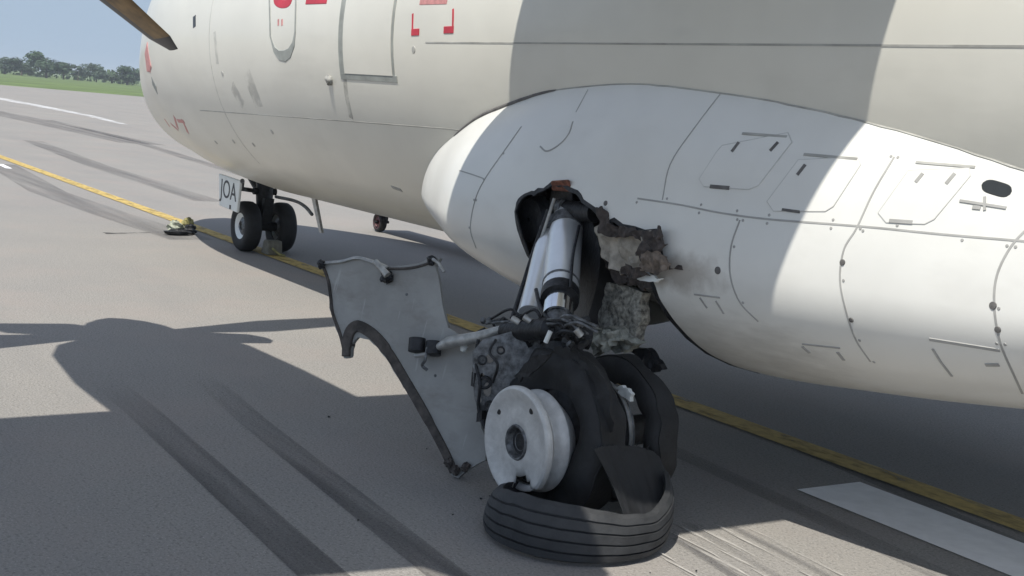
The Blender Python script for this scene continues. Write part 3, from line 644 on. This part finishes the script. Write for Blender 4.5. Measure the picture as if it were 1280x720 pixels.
# torn skin flap and soot-black ragged lip
def ragged(name, pts, Y0, Y1, m, seed, thick=.012, cut=5, amp=.02, parent=None):
    """a torn sheet: outline in the gear's own plane, ragged edge, buckled surface"""
    rg = random.Random(seed); P = [at(x, y, Y0+(Y1-Y0)*i/max(1, len(pts)-1)) for i, (x, y) in enumerate(pts)]
    c = sum(P)/len(P); n = np.cross(P[1]-P[0], P[2]-P[0]); n /= np.linalg.norm(n); n *= np.sign(n@(EYE-c)); u = P[1]-P[0]; u /= np.linalg.norm(u); w = np.cross(n, u)
    O = [((p-c)@u, (p-c)@w, (p-c)@n) for p in P]; out = []
    for a, b in zip(O, O[1:]+O[:1]):
        for k in range(cut): t = k/cut; out.append((a[0]+(b[0]-a[0])*t+(rg.gauss(0, 1)*amp*.4 if k else 0), a[1]+(b[1]-a[1])*t+(rg.gauss(0, 1)*amp*.4 if k else 0)))
    pts2 = [Vector(q) for q in out]; L_ = len(out); xs_, ys_ = [q[0] for q in out], [q[1] for q in out]; st = max(.010, math.sqrt((max(xs_)-min(xs_))*(max(ys_)-min(ys_)))/14)
    x = min(xs_)
    while x < max(xs_):
        y = min(ys_)
        while y < max(ys_):
            q = Vector((x+rg.uniform(-.3, .3)*st, y+rg.uniform(-.3, .3)*st))
            if inpoly(q.x, q.y, out) and min((q-p).length for p in pts2[:L_]) > st*.45: pts2.append(q)
            y += st
        x += st
    vs, _, fs, _, _, _ = delaunay_2d_cdt(pts2, [(i, (i+1) % L_) for i in range(L_)], [], 1, 1e-6); nv = len(vs)
    def W(v, t):
        q = Vector((v.x*16+seed*3.7, v.y*16, seed)); d = amp*(1.5*mnoise.noise(q)+.9*mnoise.noise(q*2.6)+.4*mnoise.noise(q*6))
        return c+u*v.x+w*v.y+n*(d+t)
    mb = MB(); mb.v = [tuple(W(v, 0)) for v in vs]+[tuple(W(v, -thick)) for v in vs]; cnt = set()
    for f in fs:
        mb.f.append(tuple(f)); mb.f.append(tuple(i+nv for i in reversed(f)))
        for a, b in zip(f, list(f[1:])+[f[0]]): cnt.add((a, b))
    for a, b in cnt:
        if (b, a) not in cnt: mb.f.append((a, b, b+nv, a+nv))
    return mb.build(name, m, parent if parent is not None else plane, 40)
ragged('torn_skin_flap', [(742, 284), (770, 282), (800, 300), (826, 326), (812, 344), (790, 346), (768, 336), (752, 318)], -1.66, -1.66, torn, 1, amp=.022)
ragged('torn_skin_flap', [(786, 342), (806, 340), (826, 348), (820, 353), (800, 351)], -1.70, -1.70, plate, 2, amp=.006)
ragged('burnt_lip', [(744, 262), (752, 258), (762, 279), (790, 284), (796, 296), (768, 297), (750, 292)], -1.71, -1.70, burnt, 3, amp=.016)
ragged('burnt_lip', [(788, 290), (806, 288), (824, 287), (828, 305), (822, 322), (808, 330), (798, 316), (802, 302)], -1.72, -1.70, burnt, 4, amp=.02)
ragged('burnt_lip', [(752, 322), (776, 342), (812, 350), (822, 360), (800, 362), (768, 352)], -1.64, -1.64, burnt, 5, amp=.015)
ragged('burnt_lip', [(824, 326), (850, 330), (880, 337), (850, 338), (828, 338)], -1.685, -1.63, burnt, 6, amp=.006, thick=.006)
ragged('curled_skin', [(800, 318), (822, 314), (836, 330), (822, 344), (806, 338)], -1.74, -1.71, scorch, 32, amp=.014, thick=.004)
ragged('curled_skin', [(778, 330), (800, 334), (808, 346), (788, 348), (776, 342)], -1.75, -1.72, burnt, 33, amp=.016, thick=.004)
MB().lump(at(812, 306, -1.68), .045, 5, 9, .3, (1.1, .7, 1.1)).build('burnt_lump', torn, plane)
ragged('crushed_honeycomb', [(756, 353), (776, 356), (800, 366), (799, 400), (793, 426), (768, 430), (750, 424), (752, 388)], -1.62, -1.60, core, 7, thick=.05, amp=.014)
ragged('shredded_liner', [(728, 416), (752, 412), (772, 424), (758, 440), (742, 446), (732, 434)], -1.74, -1.72, cloth, 8, thick=.04, amp=.03)
ragged('shredded_liner', [(756, 410), (780, 420), (800, 430), (780, 442), (758, 436)], -1.68, -1.66, cloth, 9, thick=.05, amp=.02)
# axle, beam and hardware
MB().tube([H+AX*-.05, H+AX*-.72], .055, 20).build('axle', dmetal, plane, 40)
MB().tube([at(697, 416, -1.99), at(712, 470, -1.98), H-AX*.27], [.075, .09, .09], 20).build('lower_leg', dmetal, plane, 40)
bm_ = MB(); bm_.tube([at(632, 414, -2.06), at(684, 412, -2.06), at(738, 424, -1.90)], [.04, .05, .045], 14); bm_.build('torque_beam', dmetal, plane, 40)
for mm, nm, seed in ((mmetal, 26, 1), (dmetal, 30, 2)):
    hw = MB(); rh = random.Random(seed)
    for i in range(nm):
        x, y, Y = rh.uniform(600, 735), rh.uniform(400, 432), -2.0+rh.uniform(-.07, .06); p = at(x, y, Y)
        if rh.random() < .5:
            ax = Vector((rh.gauss(0, 1), rh.gauss(0, 1), rh.gauss(0, 1))).normalized(); r_ = rh.uniform(.008, .02); hw.tube([p-np.array(ax)*r_*1.6, p+np.array(ax)*r_*1.6], r_, 8)
        else:
            rot = Matrix.Rotation(rh.uniform(0, 6), 3, Vector((rh.gauss(0, 1), rh.gauss(0, 1), rh.gauss(0, 1)))); hw.box(p, rot@Vector((rh.uniform(.008, .03), 0, 0)), rot@Vector((0, rh.uniform(.006, .016), 0)), rot@Vector((0, 0, rh.uniform(.006, .016))))
    for i in range(7):
        x, y = rh.uniform(604, 700), rh.uniform(398, 425); hw.tube(spline([at(x, y, -2.06), at(x+rh.uniform(10, 30), y-rh.uniform(-6, 14), -2.08), at(x+rh.uniform(30, 50), y+rh.uniform(0, 14), -2.05)]), rh.uniform(.005, .009), 6)
    hw.build('fittings', mm, plane, 40)['kind'] = 'stuff'
MB().tube([at(688, 414, -2.11), at(682, 428, -2.12)], .010, 8).build('bolt', plate, plane)
for k, (a, b) in enumerate((((640, 398), (650, 404)), ((655, 396), (664, 402)), ((608, 426), (616, 436)), ((598, 452), (606, 462)), ((720, 412), (727, 420)))): MB().tube([at(*a, -2.10), at(*b, -2.08)], .014, 10).build('bolt', lmetal, plane, 40)
# perforated drag plate left of the wheel
def plate_mesh(name, out, holes, Pn, nrm, thick, m, parent, bow=0.0, step=.02, jag=.0, seed=1):
    """flat plate with real holes; out and holes are image outlines laid into the plate's own plane"""
    nrm = np.array(nrm, float); nrm /= np.linalg.norm(nrm); ux = np.cross((0, 0, 1.0), nrm); ux /= np.linalg.norm(ux); uy = np.cross(nrm, ux); Pn = np.array(Pn, float)
    def loc(px, py):
        d = ray(px, py); p = EYE+d*(((Pn-EYE)@nrm)/(d@nrm)); return ((p-Pn)@ux, (p-Pn)@uy)
    O = [loc(*q) for q in out]; Hs = [[loc(*q) for q in h] for h in holes]; rg = random.Random(seed)
    def dense(Lp):
        r_ = [q for q in resample(list(Lp)+[Lp[0]], step)][:-1]; return [(q[0]+rg.uniform(-jag, jag), q[1]+rg.uniform(-jag, jag)) for q in r_]
    O = dense(O); Hs = [dense(h) for h in Hs]; pts = [Vector((float(a), float(b))) for a, b in O]; ed = [(i, (i+1) % len(O)) for i in range(len(O))]
    for h in Hs:
        k = len(pts); pts += [Vector((float(a), float(b))) for a, b in h]; ed += [(k+i, k+(i+1) % len(h)) for i in range(len(h))]
    xs_, ys_ = [q[0] for q in O], [q[1] for q in O]; nx = int((max(xs_)-min(xs_))/step/1.5)+1; ny = int((max(ys_)-min(ys_))/step/1.5)+1; bd = list(pts)
    for i in range(nx+1):
        for j in range(ny+1):
            q = (min(xs_)+(max(xs_)-min(xs_))*i/nx, min(ys_)+(max(ys_)-min(ys_))*j/ny)
            if inpoly(*q, O) and not any(inpoly(*q, h) for h in Hs) and min((p.x-q[0])**2+(p.y-q[1])**2 for p in bd) > (step*.5)**2: pts.append(Vector(map(float, q)))
    vs, es, fs, _, _, _ = delaunay_2d_cdt(pts, ed, [], 0, 1e-6); fs = [f for f in fs if inpoly(*(sum((vs[i] for i in f), Vector((0, 0)))/len(f)), O) and not any(inpoly(*(sum((vs[i] for i in f), Vector((0, 0)))/len(f)), h) for h in Hs)]
    wx = max(xs_)-min(xs_); mx = (max(xs_)+min(xs_))/2
    def W(v, t):
        b = bow*(1-((v.x-mx)/(wx/2))**2)+.006*math.sin(v.x*9+v.y*7)
        return Pn+ux*v.x+uy*v.y+nrm*(b+t)
    n = len(vs); mb = MB(); mb.v = [tuple(W(v, 0)) for v in vs]+[tuple(W(v, -thick)) for v in vs]; cnt = {}
    for f in fs:
        mb.f.append(tuple(f)); mb.f.append(tuple(i+n for i in reversed(f)))
        for a, b in zip(f, list(f[1:])+[f[0]]): cnt[(a, b)] = 1
    for a, b in cnt:
        if (b, a) not in cnt: mb.f.append((a, b, b+n, a+n))
    def P3(px, py, t=0.0): a, b = loc(px, py); return W(Vector((a, b)), t)
    return mb.build(name, m, parent, 30), P3
ell = lambda cx, cy, rx, ry, n=12: [(cx+rx*math.cos(2*math.pi*k/n), cy+ry*math.sin(2*math.pi*k/n)) for k in range(n)]
vdir = EYE-at(610, 450, -2.18)
dp, _ = plate_mesh('perforated_plate', [(590, 440), (604, 424), (640, 414), (672, 420), (680, 440), (660, 470), (645, 500), (636, 540), (612, 548), (598, 520), (592, 490)], [ell(612, 448, 5, 6), ell(603, 470, 3, 4), ell(609, 487, 5, 9), ell(626, 436, 5, 4), ell(599, 500, 3, 4)], at(612, 470, -2.17), vdir*np.array([1, 1, .6])+np.array([-.5, -.4, 0]), .02, mmetal, plane, .0, .012)
hb_ = MB()
for (x, y), r in (((603, 450), .022), ((606, 478), .03), ((612, 508), .026), ((626, 438), .018)):
    hb_.lathe(at(x, y, -2.19), vdir, [(-.01, r), (.008, r), (.012, r*.85), (.012, r*.6), (-.01, r*.55)], 16)
hb_.tube(spline([at(598, 424, -2.2), at(594, 450, -2.21), at(600, 480, -2.22), at(598, 510, -2.21), at(606, 536, -2.2)]), .007, 8)
hb_.tube(spline([at(620, 424, -2.2), at(612, 440, -2.22), at(622, 456, -2.22), at(616, 478, -2.21)]), .006, 8)
hb_.box(at(596, 474, -2.2), (.012, 0, 0), (0, .02, 0), (0, 0, .03)); hb_.box(at(602, 520, -2.2), (.02, 0, 0.01), (0, .012, 0), (0, 0, .02))
hb_.build('plate_fittings', dmetal, plane, 40)
# outer wheel: rim with a bite out of its flange, carcass pushed inboard
def ring_pts(d, r, n=64): 
    u = np.array([0, 0, 1.]); u = u-AX*(u@AX); u /= np.linalg.norm(u); w = np.cross(AX, u); return [H-AX*d+r*(u*math.cos(t)+w*math.sin(t)) for t in (2*math.pi*k/n for k in range(n))]
wheel = MB().lathe(H-AX*.02, -AX, [(0, .0), (0.0, .05), (.30, .05), (.30, 0)], 24).build('main_wheel', dmetal, plane, 40)
prof = [(.030, .052), (.012, .060), (.004, .075), (.006, .10), (.010, .135), (.008, .165), (.002, .185), (-.004, .200), (-.006, .212), (-.002, .220), (.006, .223), (.016, .222), (.024, .214), (.030, .196), (.045, .176), (.060, .172)]
NN = 96; rr = [ring_pts(d, r, NN) for d, r in prof]; m = MB(); m.v = [tuple(p) for r_ in rr for p in r_]
rg = random.Random(5); B0 = 44
for i in range(len(prof)-1):
    for j in range(NN):
        jj = (j*1.0); r_ = prof[i][1]
        # the bite: lower edge of the flange
        c0 = NN*.5+4; depth = .215-.105*math.exp(-((j-c0)/5.0)**2)-.025*math.exp(-((j-c0-5)/2.2)**2)-rg.uniform(0, .012)
        if abs(j-c0) < 9 and r_ > depth and i < 13: continue
        a, b = i*NN+j, i*NN+(j+1) % NN; m.f.append((a, b, b+NN, a+NN))
rim = m.build('rim', rimm, wheel, 35)
so_ = rim.modifiers.new('shell', 'SOLIDIFY'); so_.thickness = .006; so_.offset = 0
MB().lathe(H, -AX, [(.055, .172), (.066, .174), (.076, .186), (.086, .199), (.096, .205), (.112, .206), (.120, .200), (.19, .14)], 64).build('inner_flange', rimm, wheel, 35)
MB().lathe(H, -AX, [(.03, .0), (.02, .012), (.028, .026), (.018, .034), (.024, .044), (.022, .052), (.005, .058), (-.004, .062), (-.006, .068), (.004, .074)], 40).build('hub', mmetal, wheel, 30)
for k, (r_, ang) in enumerate(((.165, 28), (.17, -58))):
    u = np.array([0, 0, 1.]); w = np.cross(AX, u); p = H+AX*.0+r_*(u*math.cos(R(ang))-w*math.sin(R(ang))); MB().lathe(p-AX*.008, AX, [(0, .014), (.006, .012), (.007, 0)], 10).build('bolt', dmetal, wheel)
m = MB().lathe(H-AX*.07, -AX, [(0, .0), (0, .165), (.01, .165), (.01, 0)], 40).build('brake_drum', liner, wheel)
def tyre(name, c, r, w, ri, m, parent, flat=.012, seed=1, sag=.0, groove=True):
    rg = random.Random(seed); pr = [(-w*.36, ri), (-w*.47, ri+(r-ri)*.25), (-w*.5, ri+(r-ri)*.55), (-w*.45, ri+(r-ri)*.84), (-w*.34, r*.975)]
    for k in range(5):
        a = -w*.30+k*w*.15; pr += [(a-w*.055, r), (a+w*.055, r)]+([(a+w*.06, r-.010), (a+w*.09, r-.010)] if groove and k < 4 else [])
    pr += [(w*.34, r*.975), (w*.45, ri+(r-ri)*.84), (w*.5, ri+(r-ri)*.55), (w*.47, ri+(r-ri)*.25), (w*.36, ri)]
    o = MB().lathe(c, -AX, pr, 80).build(name, m, parent, 45)
    for v in o.data.vertices:
        z = v.co.z
        q = Vector((v.co.x*5, v.co.y*5, z*5+seed*4)); dv_ = mnoise.noise_vector(q)*sag+mnoise.noise_vector(q*2.4)*sag*.45
        v.co.x += dv_.x; v.co.y += dv_.y*1.6; v.co.z += dv_.z*.6; z = v.co.z
        if z < flat: v.co.y += (-1 if v.co.y < c[1] else 1)*(flat-z)*.25; v.co.z = flat+rg.uniform(0, .003)
    return o
tyre('tyre', H-AX*.222+np.array([0, 0, .02]), .340, .150, .19, rubber, wheel, seed=2, groove=False, sag=.030)
ragged('torn_tyre_strip', [(690, 434), (716, 436), (742, 458), (758, 500), (764, 540), (752, 548), (742, 505), (722, 466)], -2.10, -2.02, rubber, 21, amp=.012, thick=.012, parent=wheel)
ragged('torn_tyre_strip', [(640, 470), (664, 446), (690, 438), (676, 456), (652, 478)], -2.20, -2.18, rubber, 22, amp=.010, thick=.010, parent=wheel)
# inner wheel
H2 = H-AX*.46+np.array([0, 0, .025])
wheel2 = MB().lathe(H2+AX*.02, -AX, [(0, .0), (0.0, .05), (.25, .05), (.25, 0)], 24).build('main_wheel', dmetal, plane, 40)
MB().lathe(H2+AX*.04, -AX, [(.02, .05), (.03, .10), (.012, .16), (.0, .19), (-.004, .205), (.006, .214), (.02, .205), (.04, .18)], 64).build('rim', mmetal, wheel2, 35)
MB().lathe(H2+AX*.055, -AX, [(0, .208), (-.003, .214), (.003, .221), (.012, .218)], 64).build('rim_edge', lmetal, wheel2, 35)
tyre('tyre', H2-AX*.065, .312, .125, .20, rubber, wheel2, seed=3, groove=False, sag=.022)
for k in range(8):
    t = 2*math.pi*k/8+.3; p = H2+AX*.045+.12*(np.array([0, 0, 1.])*math.cos(t)+np.array([1., 0, 0])*math.sin(t)); MB().tube([p, p+AX*.03], .016, 8).build('wheel_bolt', lmetal, wheel2)
ragged('brake_shroud', [(768, 484), (777, 482), (787, 491), (787, 502), (778, 493)], -1.86, -1.84, plate, 11, amp=.006, thick=.02)
MB().tube(spline([at(812, 474, -1.62), at(820, 492, -1.62), at(828, 512, -1.62), at(832, 524, -1.62)]), .008, 8).build('brake_pipe', torn, plane, 40)
ragged('burnt_shroud', [(780, 430), (812, 440), (826, 462), (816, 466), (800, 448)], -1.60, -1.58, dmetal, 12, amp=.012, thick=.03)
# ------------------------------------------------------------------ tread ring peeled off the outer wheel
tr = thing('torn_tyre_tread', 'flattened torn black tyre tread lying in a loop round the damaged wheel', 'tyre', (8.22, -1.98, 0))
CX, CY = 8.308, -2.108
HG = smooth([0, .55, .64, .74, .83, .92, 1], [.205, .205, .196, .170, .158, .170, .195])
def tread(t):
    """plan angle -> outer foot, height, lean"""
    x, y = math.cos(t), math.sin(t)
    e1 = np.array([.47, -.88]); e2 = np.array([.88, .47])                    # towards the camera / along the loop
    d = e1*x*.39+e2*y*.352; return np.array([CX+d[0], CY+d[1], 0.0]), np.array([d[0], d[1], 0])/np.linalg.norm(d)
m = MB(); inn = MB(); n = 110; ringsO, ringsI = [], []
for k in range(n+1):
    t = R(-150)+R(285)*k/n; f, o = tread(t); s = k/n
    hgt = HG(s)-.115*max(0, (.46-s)/.46)**.8+.010*mnoise.noise(Vector((s*14, 0, 3))); lift = .012+.05*max(0, (s-.80)/.2)**1.5; lean = .02-.20*max(0, (s-.62)/.38)
    rg_ = []
    for u, dent in ((0, -.02), (.05, 0), (.17, .004), (.18, -.009), (.205, -.009), (.215, .005), (.37, .006), (.38, -.007), (.405, -.007), (.415, .006), (.58, .006), (.59, -.007), (.615, -.007), (.625, .005), (.78, .003), (.79, -.009), (.815, -.009), (.825, 0), (.94, -.010), (1.0, -.03)):
        u += (.020*mnoise.noise(Vector((s*5, round(u*5)*3.1, 1))) if .1 < u < .9 else 0); dent += .003*mnoise.noise(Vector((s*30, u*6, 7))); rg_.append(f+o*(dent-lean*u*hgt*3.0*.4-.05*u*u*.6)+np.array([0, 0, lift+u*hgt]))
    ri_ = [f+o*(-.034-lean*u*hgt*3.0*.4-.05*u*u*.6+(.0 if u < 1 else .006))+np.array([0, 0, lift+u*hgt]) for u in (1.0, .8, .6, .4, .2, 0)]
    ringsO.append(rg_); ringsI.append(ri_)
m.loft([a+b for a, b in zip(ringsO, ringsI)]); m.build('tread_band', rubber2, tr, 25)
# end of the band curled up at the back of the loop
sw = MB(); e = [((742, 561), (778, 640), -2.13, -2.13), ((754, 558), (790, 652), -2.08, -2.06), ((769, 557), (804, 654), -2.00, -1.98), ((786, 557), (816, 646), -1.92, -1.91), ((804, 560), (826, 632), -1.85, -1.84), ((820, 567), (832, 618), -1.78, -1.78), ((829, 580), (835, 608), -1.74, -1.74)]
top = [at(*a, ya) for a, b, ya, yb in e]; bot = [at(*b, yb) for a, b, ya, yb in e]; bk = np.array([.02, -.014, .006]); top, bot = spline(top, 8), spline(bot, 8); secs = []; rg = random.Random(9)
for i, (a, b) in enumerate(zip(top, bot)):
    j = np.array([0, 0, .006*mnoise.noise(Vector((i*.6, 2, 0)))]); col_ = [a+(b-a)*t+np.array([-.02, .028, -.012])*math.sin(math.pi*t)+(j if t in (0, 1) else 0)+np.array([1, .6, .3])*.004*mnoise.noise(Vector((i*.3, t*4, 5))) for t in (0, .1, .25, .45, .65, .82, .94, 1)]
    secs.append([p-bk*.5 for p in col_]+[p+bk*.5 for p in reversed(col_)])
sw.loft(secs); sw.build('curled_band_end', rubi, tr, 50)
fr = MB()
for i in range(46):
    k = rg.randrange(len(top)); p = np.array(top[k] if rg.random() < .6 else bot[k]); d = np.array([rg.gauss(0, .5), rg.gauss(0, .5), rg.gauss(.3, .5)]); q = p+d*rg.uniform(.008, .022); fr.tube([p, (p+q)/2+np.array([0, 0, .003]), q], [.0016, .0014, .0008], 5)
fr.build('frayed_cords', rubber2, tr)['kind'] = 'stuff'
# ------------------------------------------------------------------ torn gear door leaning beside the leg
gd = thing('torn_gear_door', 'buckled grey landing gear door panel torn off and leaning left of the wheels', 'door panel', tuple(on_ground(570, 596)))
P0 = on_ground(572, 597)+np.array([0, 0, .004]); PL = at(400, 328, -2.50); PR_ = at(550, 326, -2.16); dnm = np.cross(PR_-P0, PL-P0); dnm *= np.sign(dnm@(EYE-P0))
OUT = [(400, 328), (412, 326), (430, 325), (450, 321), (468, 325), (480, 331), (494, 334), (510, 333), (526, 330), (540, 325), (553, 323), (548, 334), (552, 352), (556, 380), (563, 410), (580, 422), (598, 432), (592, 460), (594, 495), (602, 530), (610, 556), (607, 575), (588, 586), (574, 598), (566, 594), (556, 570), (543, 545), (526, 515), (508, 484), (490, 455), (476, 436), (464, 425), (450, 422), (443, 430), (441, 447), (433, 448), (430, 430), (421, 408), (413, 385), (413, 362), (409, 345)]
panel_, D3 = plate_mesh('door_skin', OUT, [ell(558, 583, 2.5, 3)], P0, dnm, .022, doorm, gd, .03, .022, .002, 9)
def flange(name, pts, w, h, m, n0=None):
    mb = MB(); e = spline(pts, 4); nn = dnm/np.linalg.norm(dnm); P_ = [D3(*q) for q in e]; rings = []
    for i, p in enumerate(P_):
        t = P_[min(i+1, len(P_)-1)]-P_[max(i-1, 0)]; t /= np.linalg.norm(t); s = np.cross(nn, t); ww = w[min(i, len(w)-1)] if isinstance(w, list) else w
        rings.append([p-s*ww/2-nn*.03, p-s*ww/2+nn*h, p+s*ww/2+nn*h*.55, p+s*ww/2-nn*.03])
    return mb.loft(rings).build(name, m, gd)
bevel(flange('arch_flange', [(436, 446), (437, 428), (441, 414), (450, 408), (464, 414), (478, 426), (494, 447), (512, 477), (530, 508), (546, 538), (560, 566), (570, 590)], [.045]*3+[.055]*10+[.05]*10+[.042]*12+[.036]*20, .018, flangem), .005)
bevel(flange('edge_flange', [(403, 330), (411, 350), (415, 372), (418, 392), (428, 418), (435, 444)], .012, .012, flangem), .003)
bevel(flange('top_flange', [(402, 329), (430, 327), (450, 323), (470, 328), (490, 336)], .014, .02, lmetal), .003)
bevel(flange('top_flange', [(490, 337), (510, 337), (528, 334), (550, 326)], .012, .010, flangem), .003)
rg2 = random.Random(8); hk = MB()
hk.tube([D3(478, 330, .03), D3(490, 340, .05), D3(496, 347, .05)], [.016, .014, .018], 10); hk.tube([D3(548, 326, .03), D3(556, 331, .04), D3(563, 342, .04)], [.008, .007, .006], 8)
hk.build('hinge_bracket', lmetal, gd, 40)
hk = MB(); hk.lump(D3(491, 348, .02), .028, 3, 8, .3); hk.lump(D3(404, 331, .02), .02, 4, 8, .3); hk.lump(D3(545, 327, .02), .02, 6, 8, .3); hk.build('hinge_fragment', dmetal, gd)
for (x, y), r in (((533, 433), .038), ((553, 437), .036)): MB().tube([D3(x, y-8, .05), D3(x, y+8, .06)], r, 16).build('rod_end_bracket', dmetal, gd, 40)
MB().tube([D3(530, 446, .05), D3(548, 444, .06)], .010, 8).build('bolt', lmetal, gd); MB().tube(spline([D3(549, 436, .08), D3(546, 452, .08), D3(540, 458, .06), D3(545, 464, .05)]), .007, 8).build('wire', mmetal, gd, 40)
MB().tube([D3(556, 437, .06), D3(575, 430, .09), at(600, 421, -2.12), at(634, 409, -2.06)], [.014, .026, .026, .016], 14).build('link_rod', lmetal, gd, 40)
MB().lump(at(580, 435, -2.16), .016, 3, 7, .3).build('bolt', plate, gd)
for (x, y) in ((574, 588), (566, 578), (586, 584)): MB().lump(D3(x, y, .02), .02, int(x), 7, .35).build('crumpled_corner', flangem, gd)
for k, (x, y) in enumerate(((513, 369), (548, 470))):
    nn = dnm/np.linalg.norm(dnm); MB().lathe(D3(x, y, -.002), nn, [(0, .008), (.004, .006), (.0045, 0)], 8).build('rivet', mmetal, gd)
# ------------------------------------------------------------------ small things on the tarmac
ch = MB(); c = (.42, FY, .09); ch.loft([[(.28, FY-.10, .012), (.46, FY-.10, .012), (.44, FY-.095, .15), (.33, FY-.095, .15)], [(.28, FY+.06, .012), (.46, FY+.06, .012), (.44, FY+.055, .15), (.33, FY+.055, .15)]])
co = thing('wheel_chock', 'olive grey wheel chock set between the two nose wheels', 'wheel chock', (.42, FY, 0)); bevel(ch.build('block', chockm, co), .012); MB().tube([(.45, FY-.05, .08), (.50, FY, .03), (.52, FY+.06, .014)], .012, 8).build('rope', olive, co, 40)
p = on_ground(219, 292); f1 = MB().lump((p[0], p[1], .07), .068, 21, 8, .28, (1, 1.3, 1.0)).build('broken_fragment', palefrag); tag(f1, 'pale broken lump lying beside the yellow line ahead of the nose wheels', 'debris')
p = on_ground(229, 289); f2 = MB().lump((p[0], p[1]+.05, .08), .065, 22, 8, .3, (.8, 1, .95)).build('broken_fragment', olive); tag(f2, 'olive broken lump on the yellow line right of the pale one', 'debris')
p = on_ground(237, 293); f3 = MB().lump((p[0], p[1], .055), .06, 23, 8, .3, (1, 1.3, .9)).build('broken_fragment', dmetal); tag(f3, 'small black fragment right of the olive lump near the yellow line', 'debris')
p = on_ground(221, 294); f4 = MB().lump((p[0], p[1], .03), .06, 24, 8, .3, (1, 2.4, .5)).build('broken_fragment', dmetal); tag(f4, 'flat black fragment lying under the pale lump by the yellow line', 'debris')
w0 = on_ground(474, 290); tl = thing('ground_dolly', 'low ground dolly with a maroon hubbed black wheel seen beyond the belly', 'dolly', (w0[0], w0[1], 0))
c = (w0[0], w0[1], .125); wo_ = MB().lathe(c, (0, 1, 0), tyre_prof(.12, .09, .07), 28).build('wheel', rubber, tl, 50); MB().lathe(c, (0, -1, 0), [(0, .02), (.03, .03), (.02, .06), (.045, .085), (.03, .09)], 24).build('rim', maroon, wo_, 40)
MB().tube([(w0[0], w0[1]-.07, .125), (w0[0], w0[1]+.12, .125)], .018, 8).build('axle', dmetal, tl); bevel(MB().box((w0[0]+1.5, w0[1]+.1, .36), (1.65, 0, 0), (0, .25, 0), (0, 0, .025)).build('deck', maroon, tl), .01)
MB().tube([(w0[0], w0[1]+.09, .125), (w0[0]+.02, w0[1]+.09, .34)], .018, 8).build('fork', dmetal, tl)
for dy in (-.1, .3): MB().tube([(w0[0]+3.0, w0[1]+dy, .34), (w0[0]+3.0, w0[1]+dy, 0)], .025, 8).build('leg', dmetal, tl)
cr = MB(); rg = random.Random(12)
for i in range(40):
    a = rg.uniform(0, 6.3); d = rg.gauss(0, .55); x, y = 8.1+d*math.cos(a)*1.5, -2.05+d*math.sin(a)*.8
    cr.lump((x, y, .006), rg.uniform(.002, .006), i, 3, .4, (1, 1.4, .7))
co_ = cr.build('rubber_crumbs', rubber); co_['kind'] = 'stuff'; tag(co_, 'scattered black rubber crumbs on the asphalt around the broken wheel', 'rubber crumbs')
# ------------------------------------------------------------------ thin humid air
hz = MB().box((-1000, 0, 4.0), (4200, 0, 0), (0, 4200, 0), (0, 0, 5.5)).build('haze', dark); hz.data.materials.clear()
hm = bpy.data.materials.new('humid_air'); hm.use_nodes = True; t = hm.node_tree; t.nodes.clear(); v = t.nodes.new('ShaderNodeVolumePrincipled'); v.inputs['Density'].default_value = .0006; v.inputs['Color'].default_value = (.80, .88, .96, 1); v.inputs['Anisotropy'].default_value = 0.0
o_ = t.nodes.new('ShaderNodeOutputMaterial'); t.links.new(v.outputs[0], o_.inputs['Volume']); hz.data.materials.append(hm); hz['kind'] = 'stuff'; tag(hz, 'thin pale haze that softens the distant trees and field', 'haze')
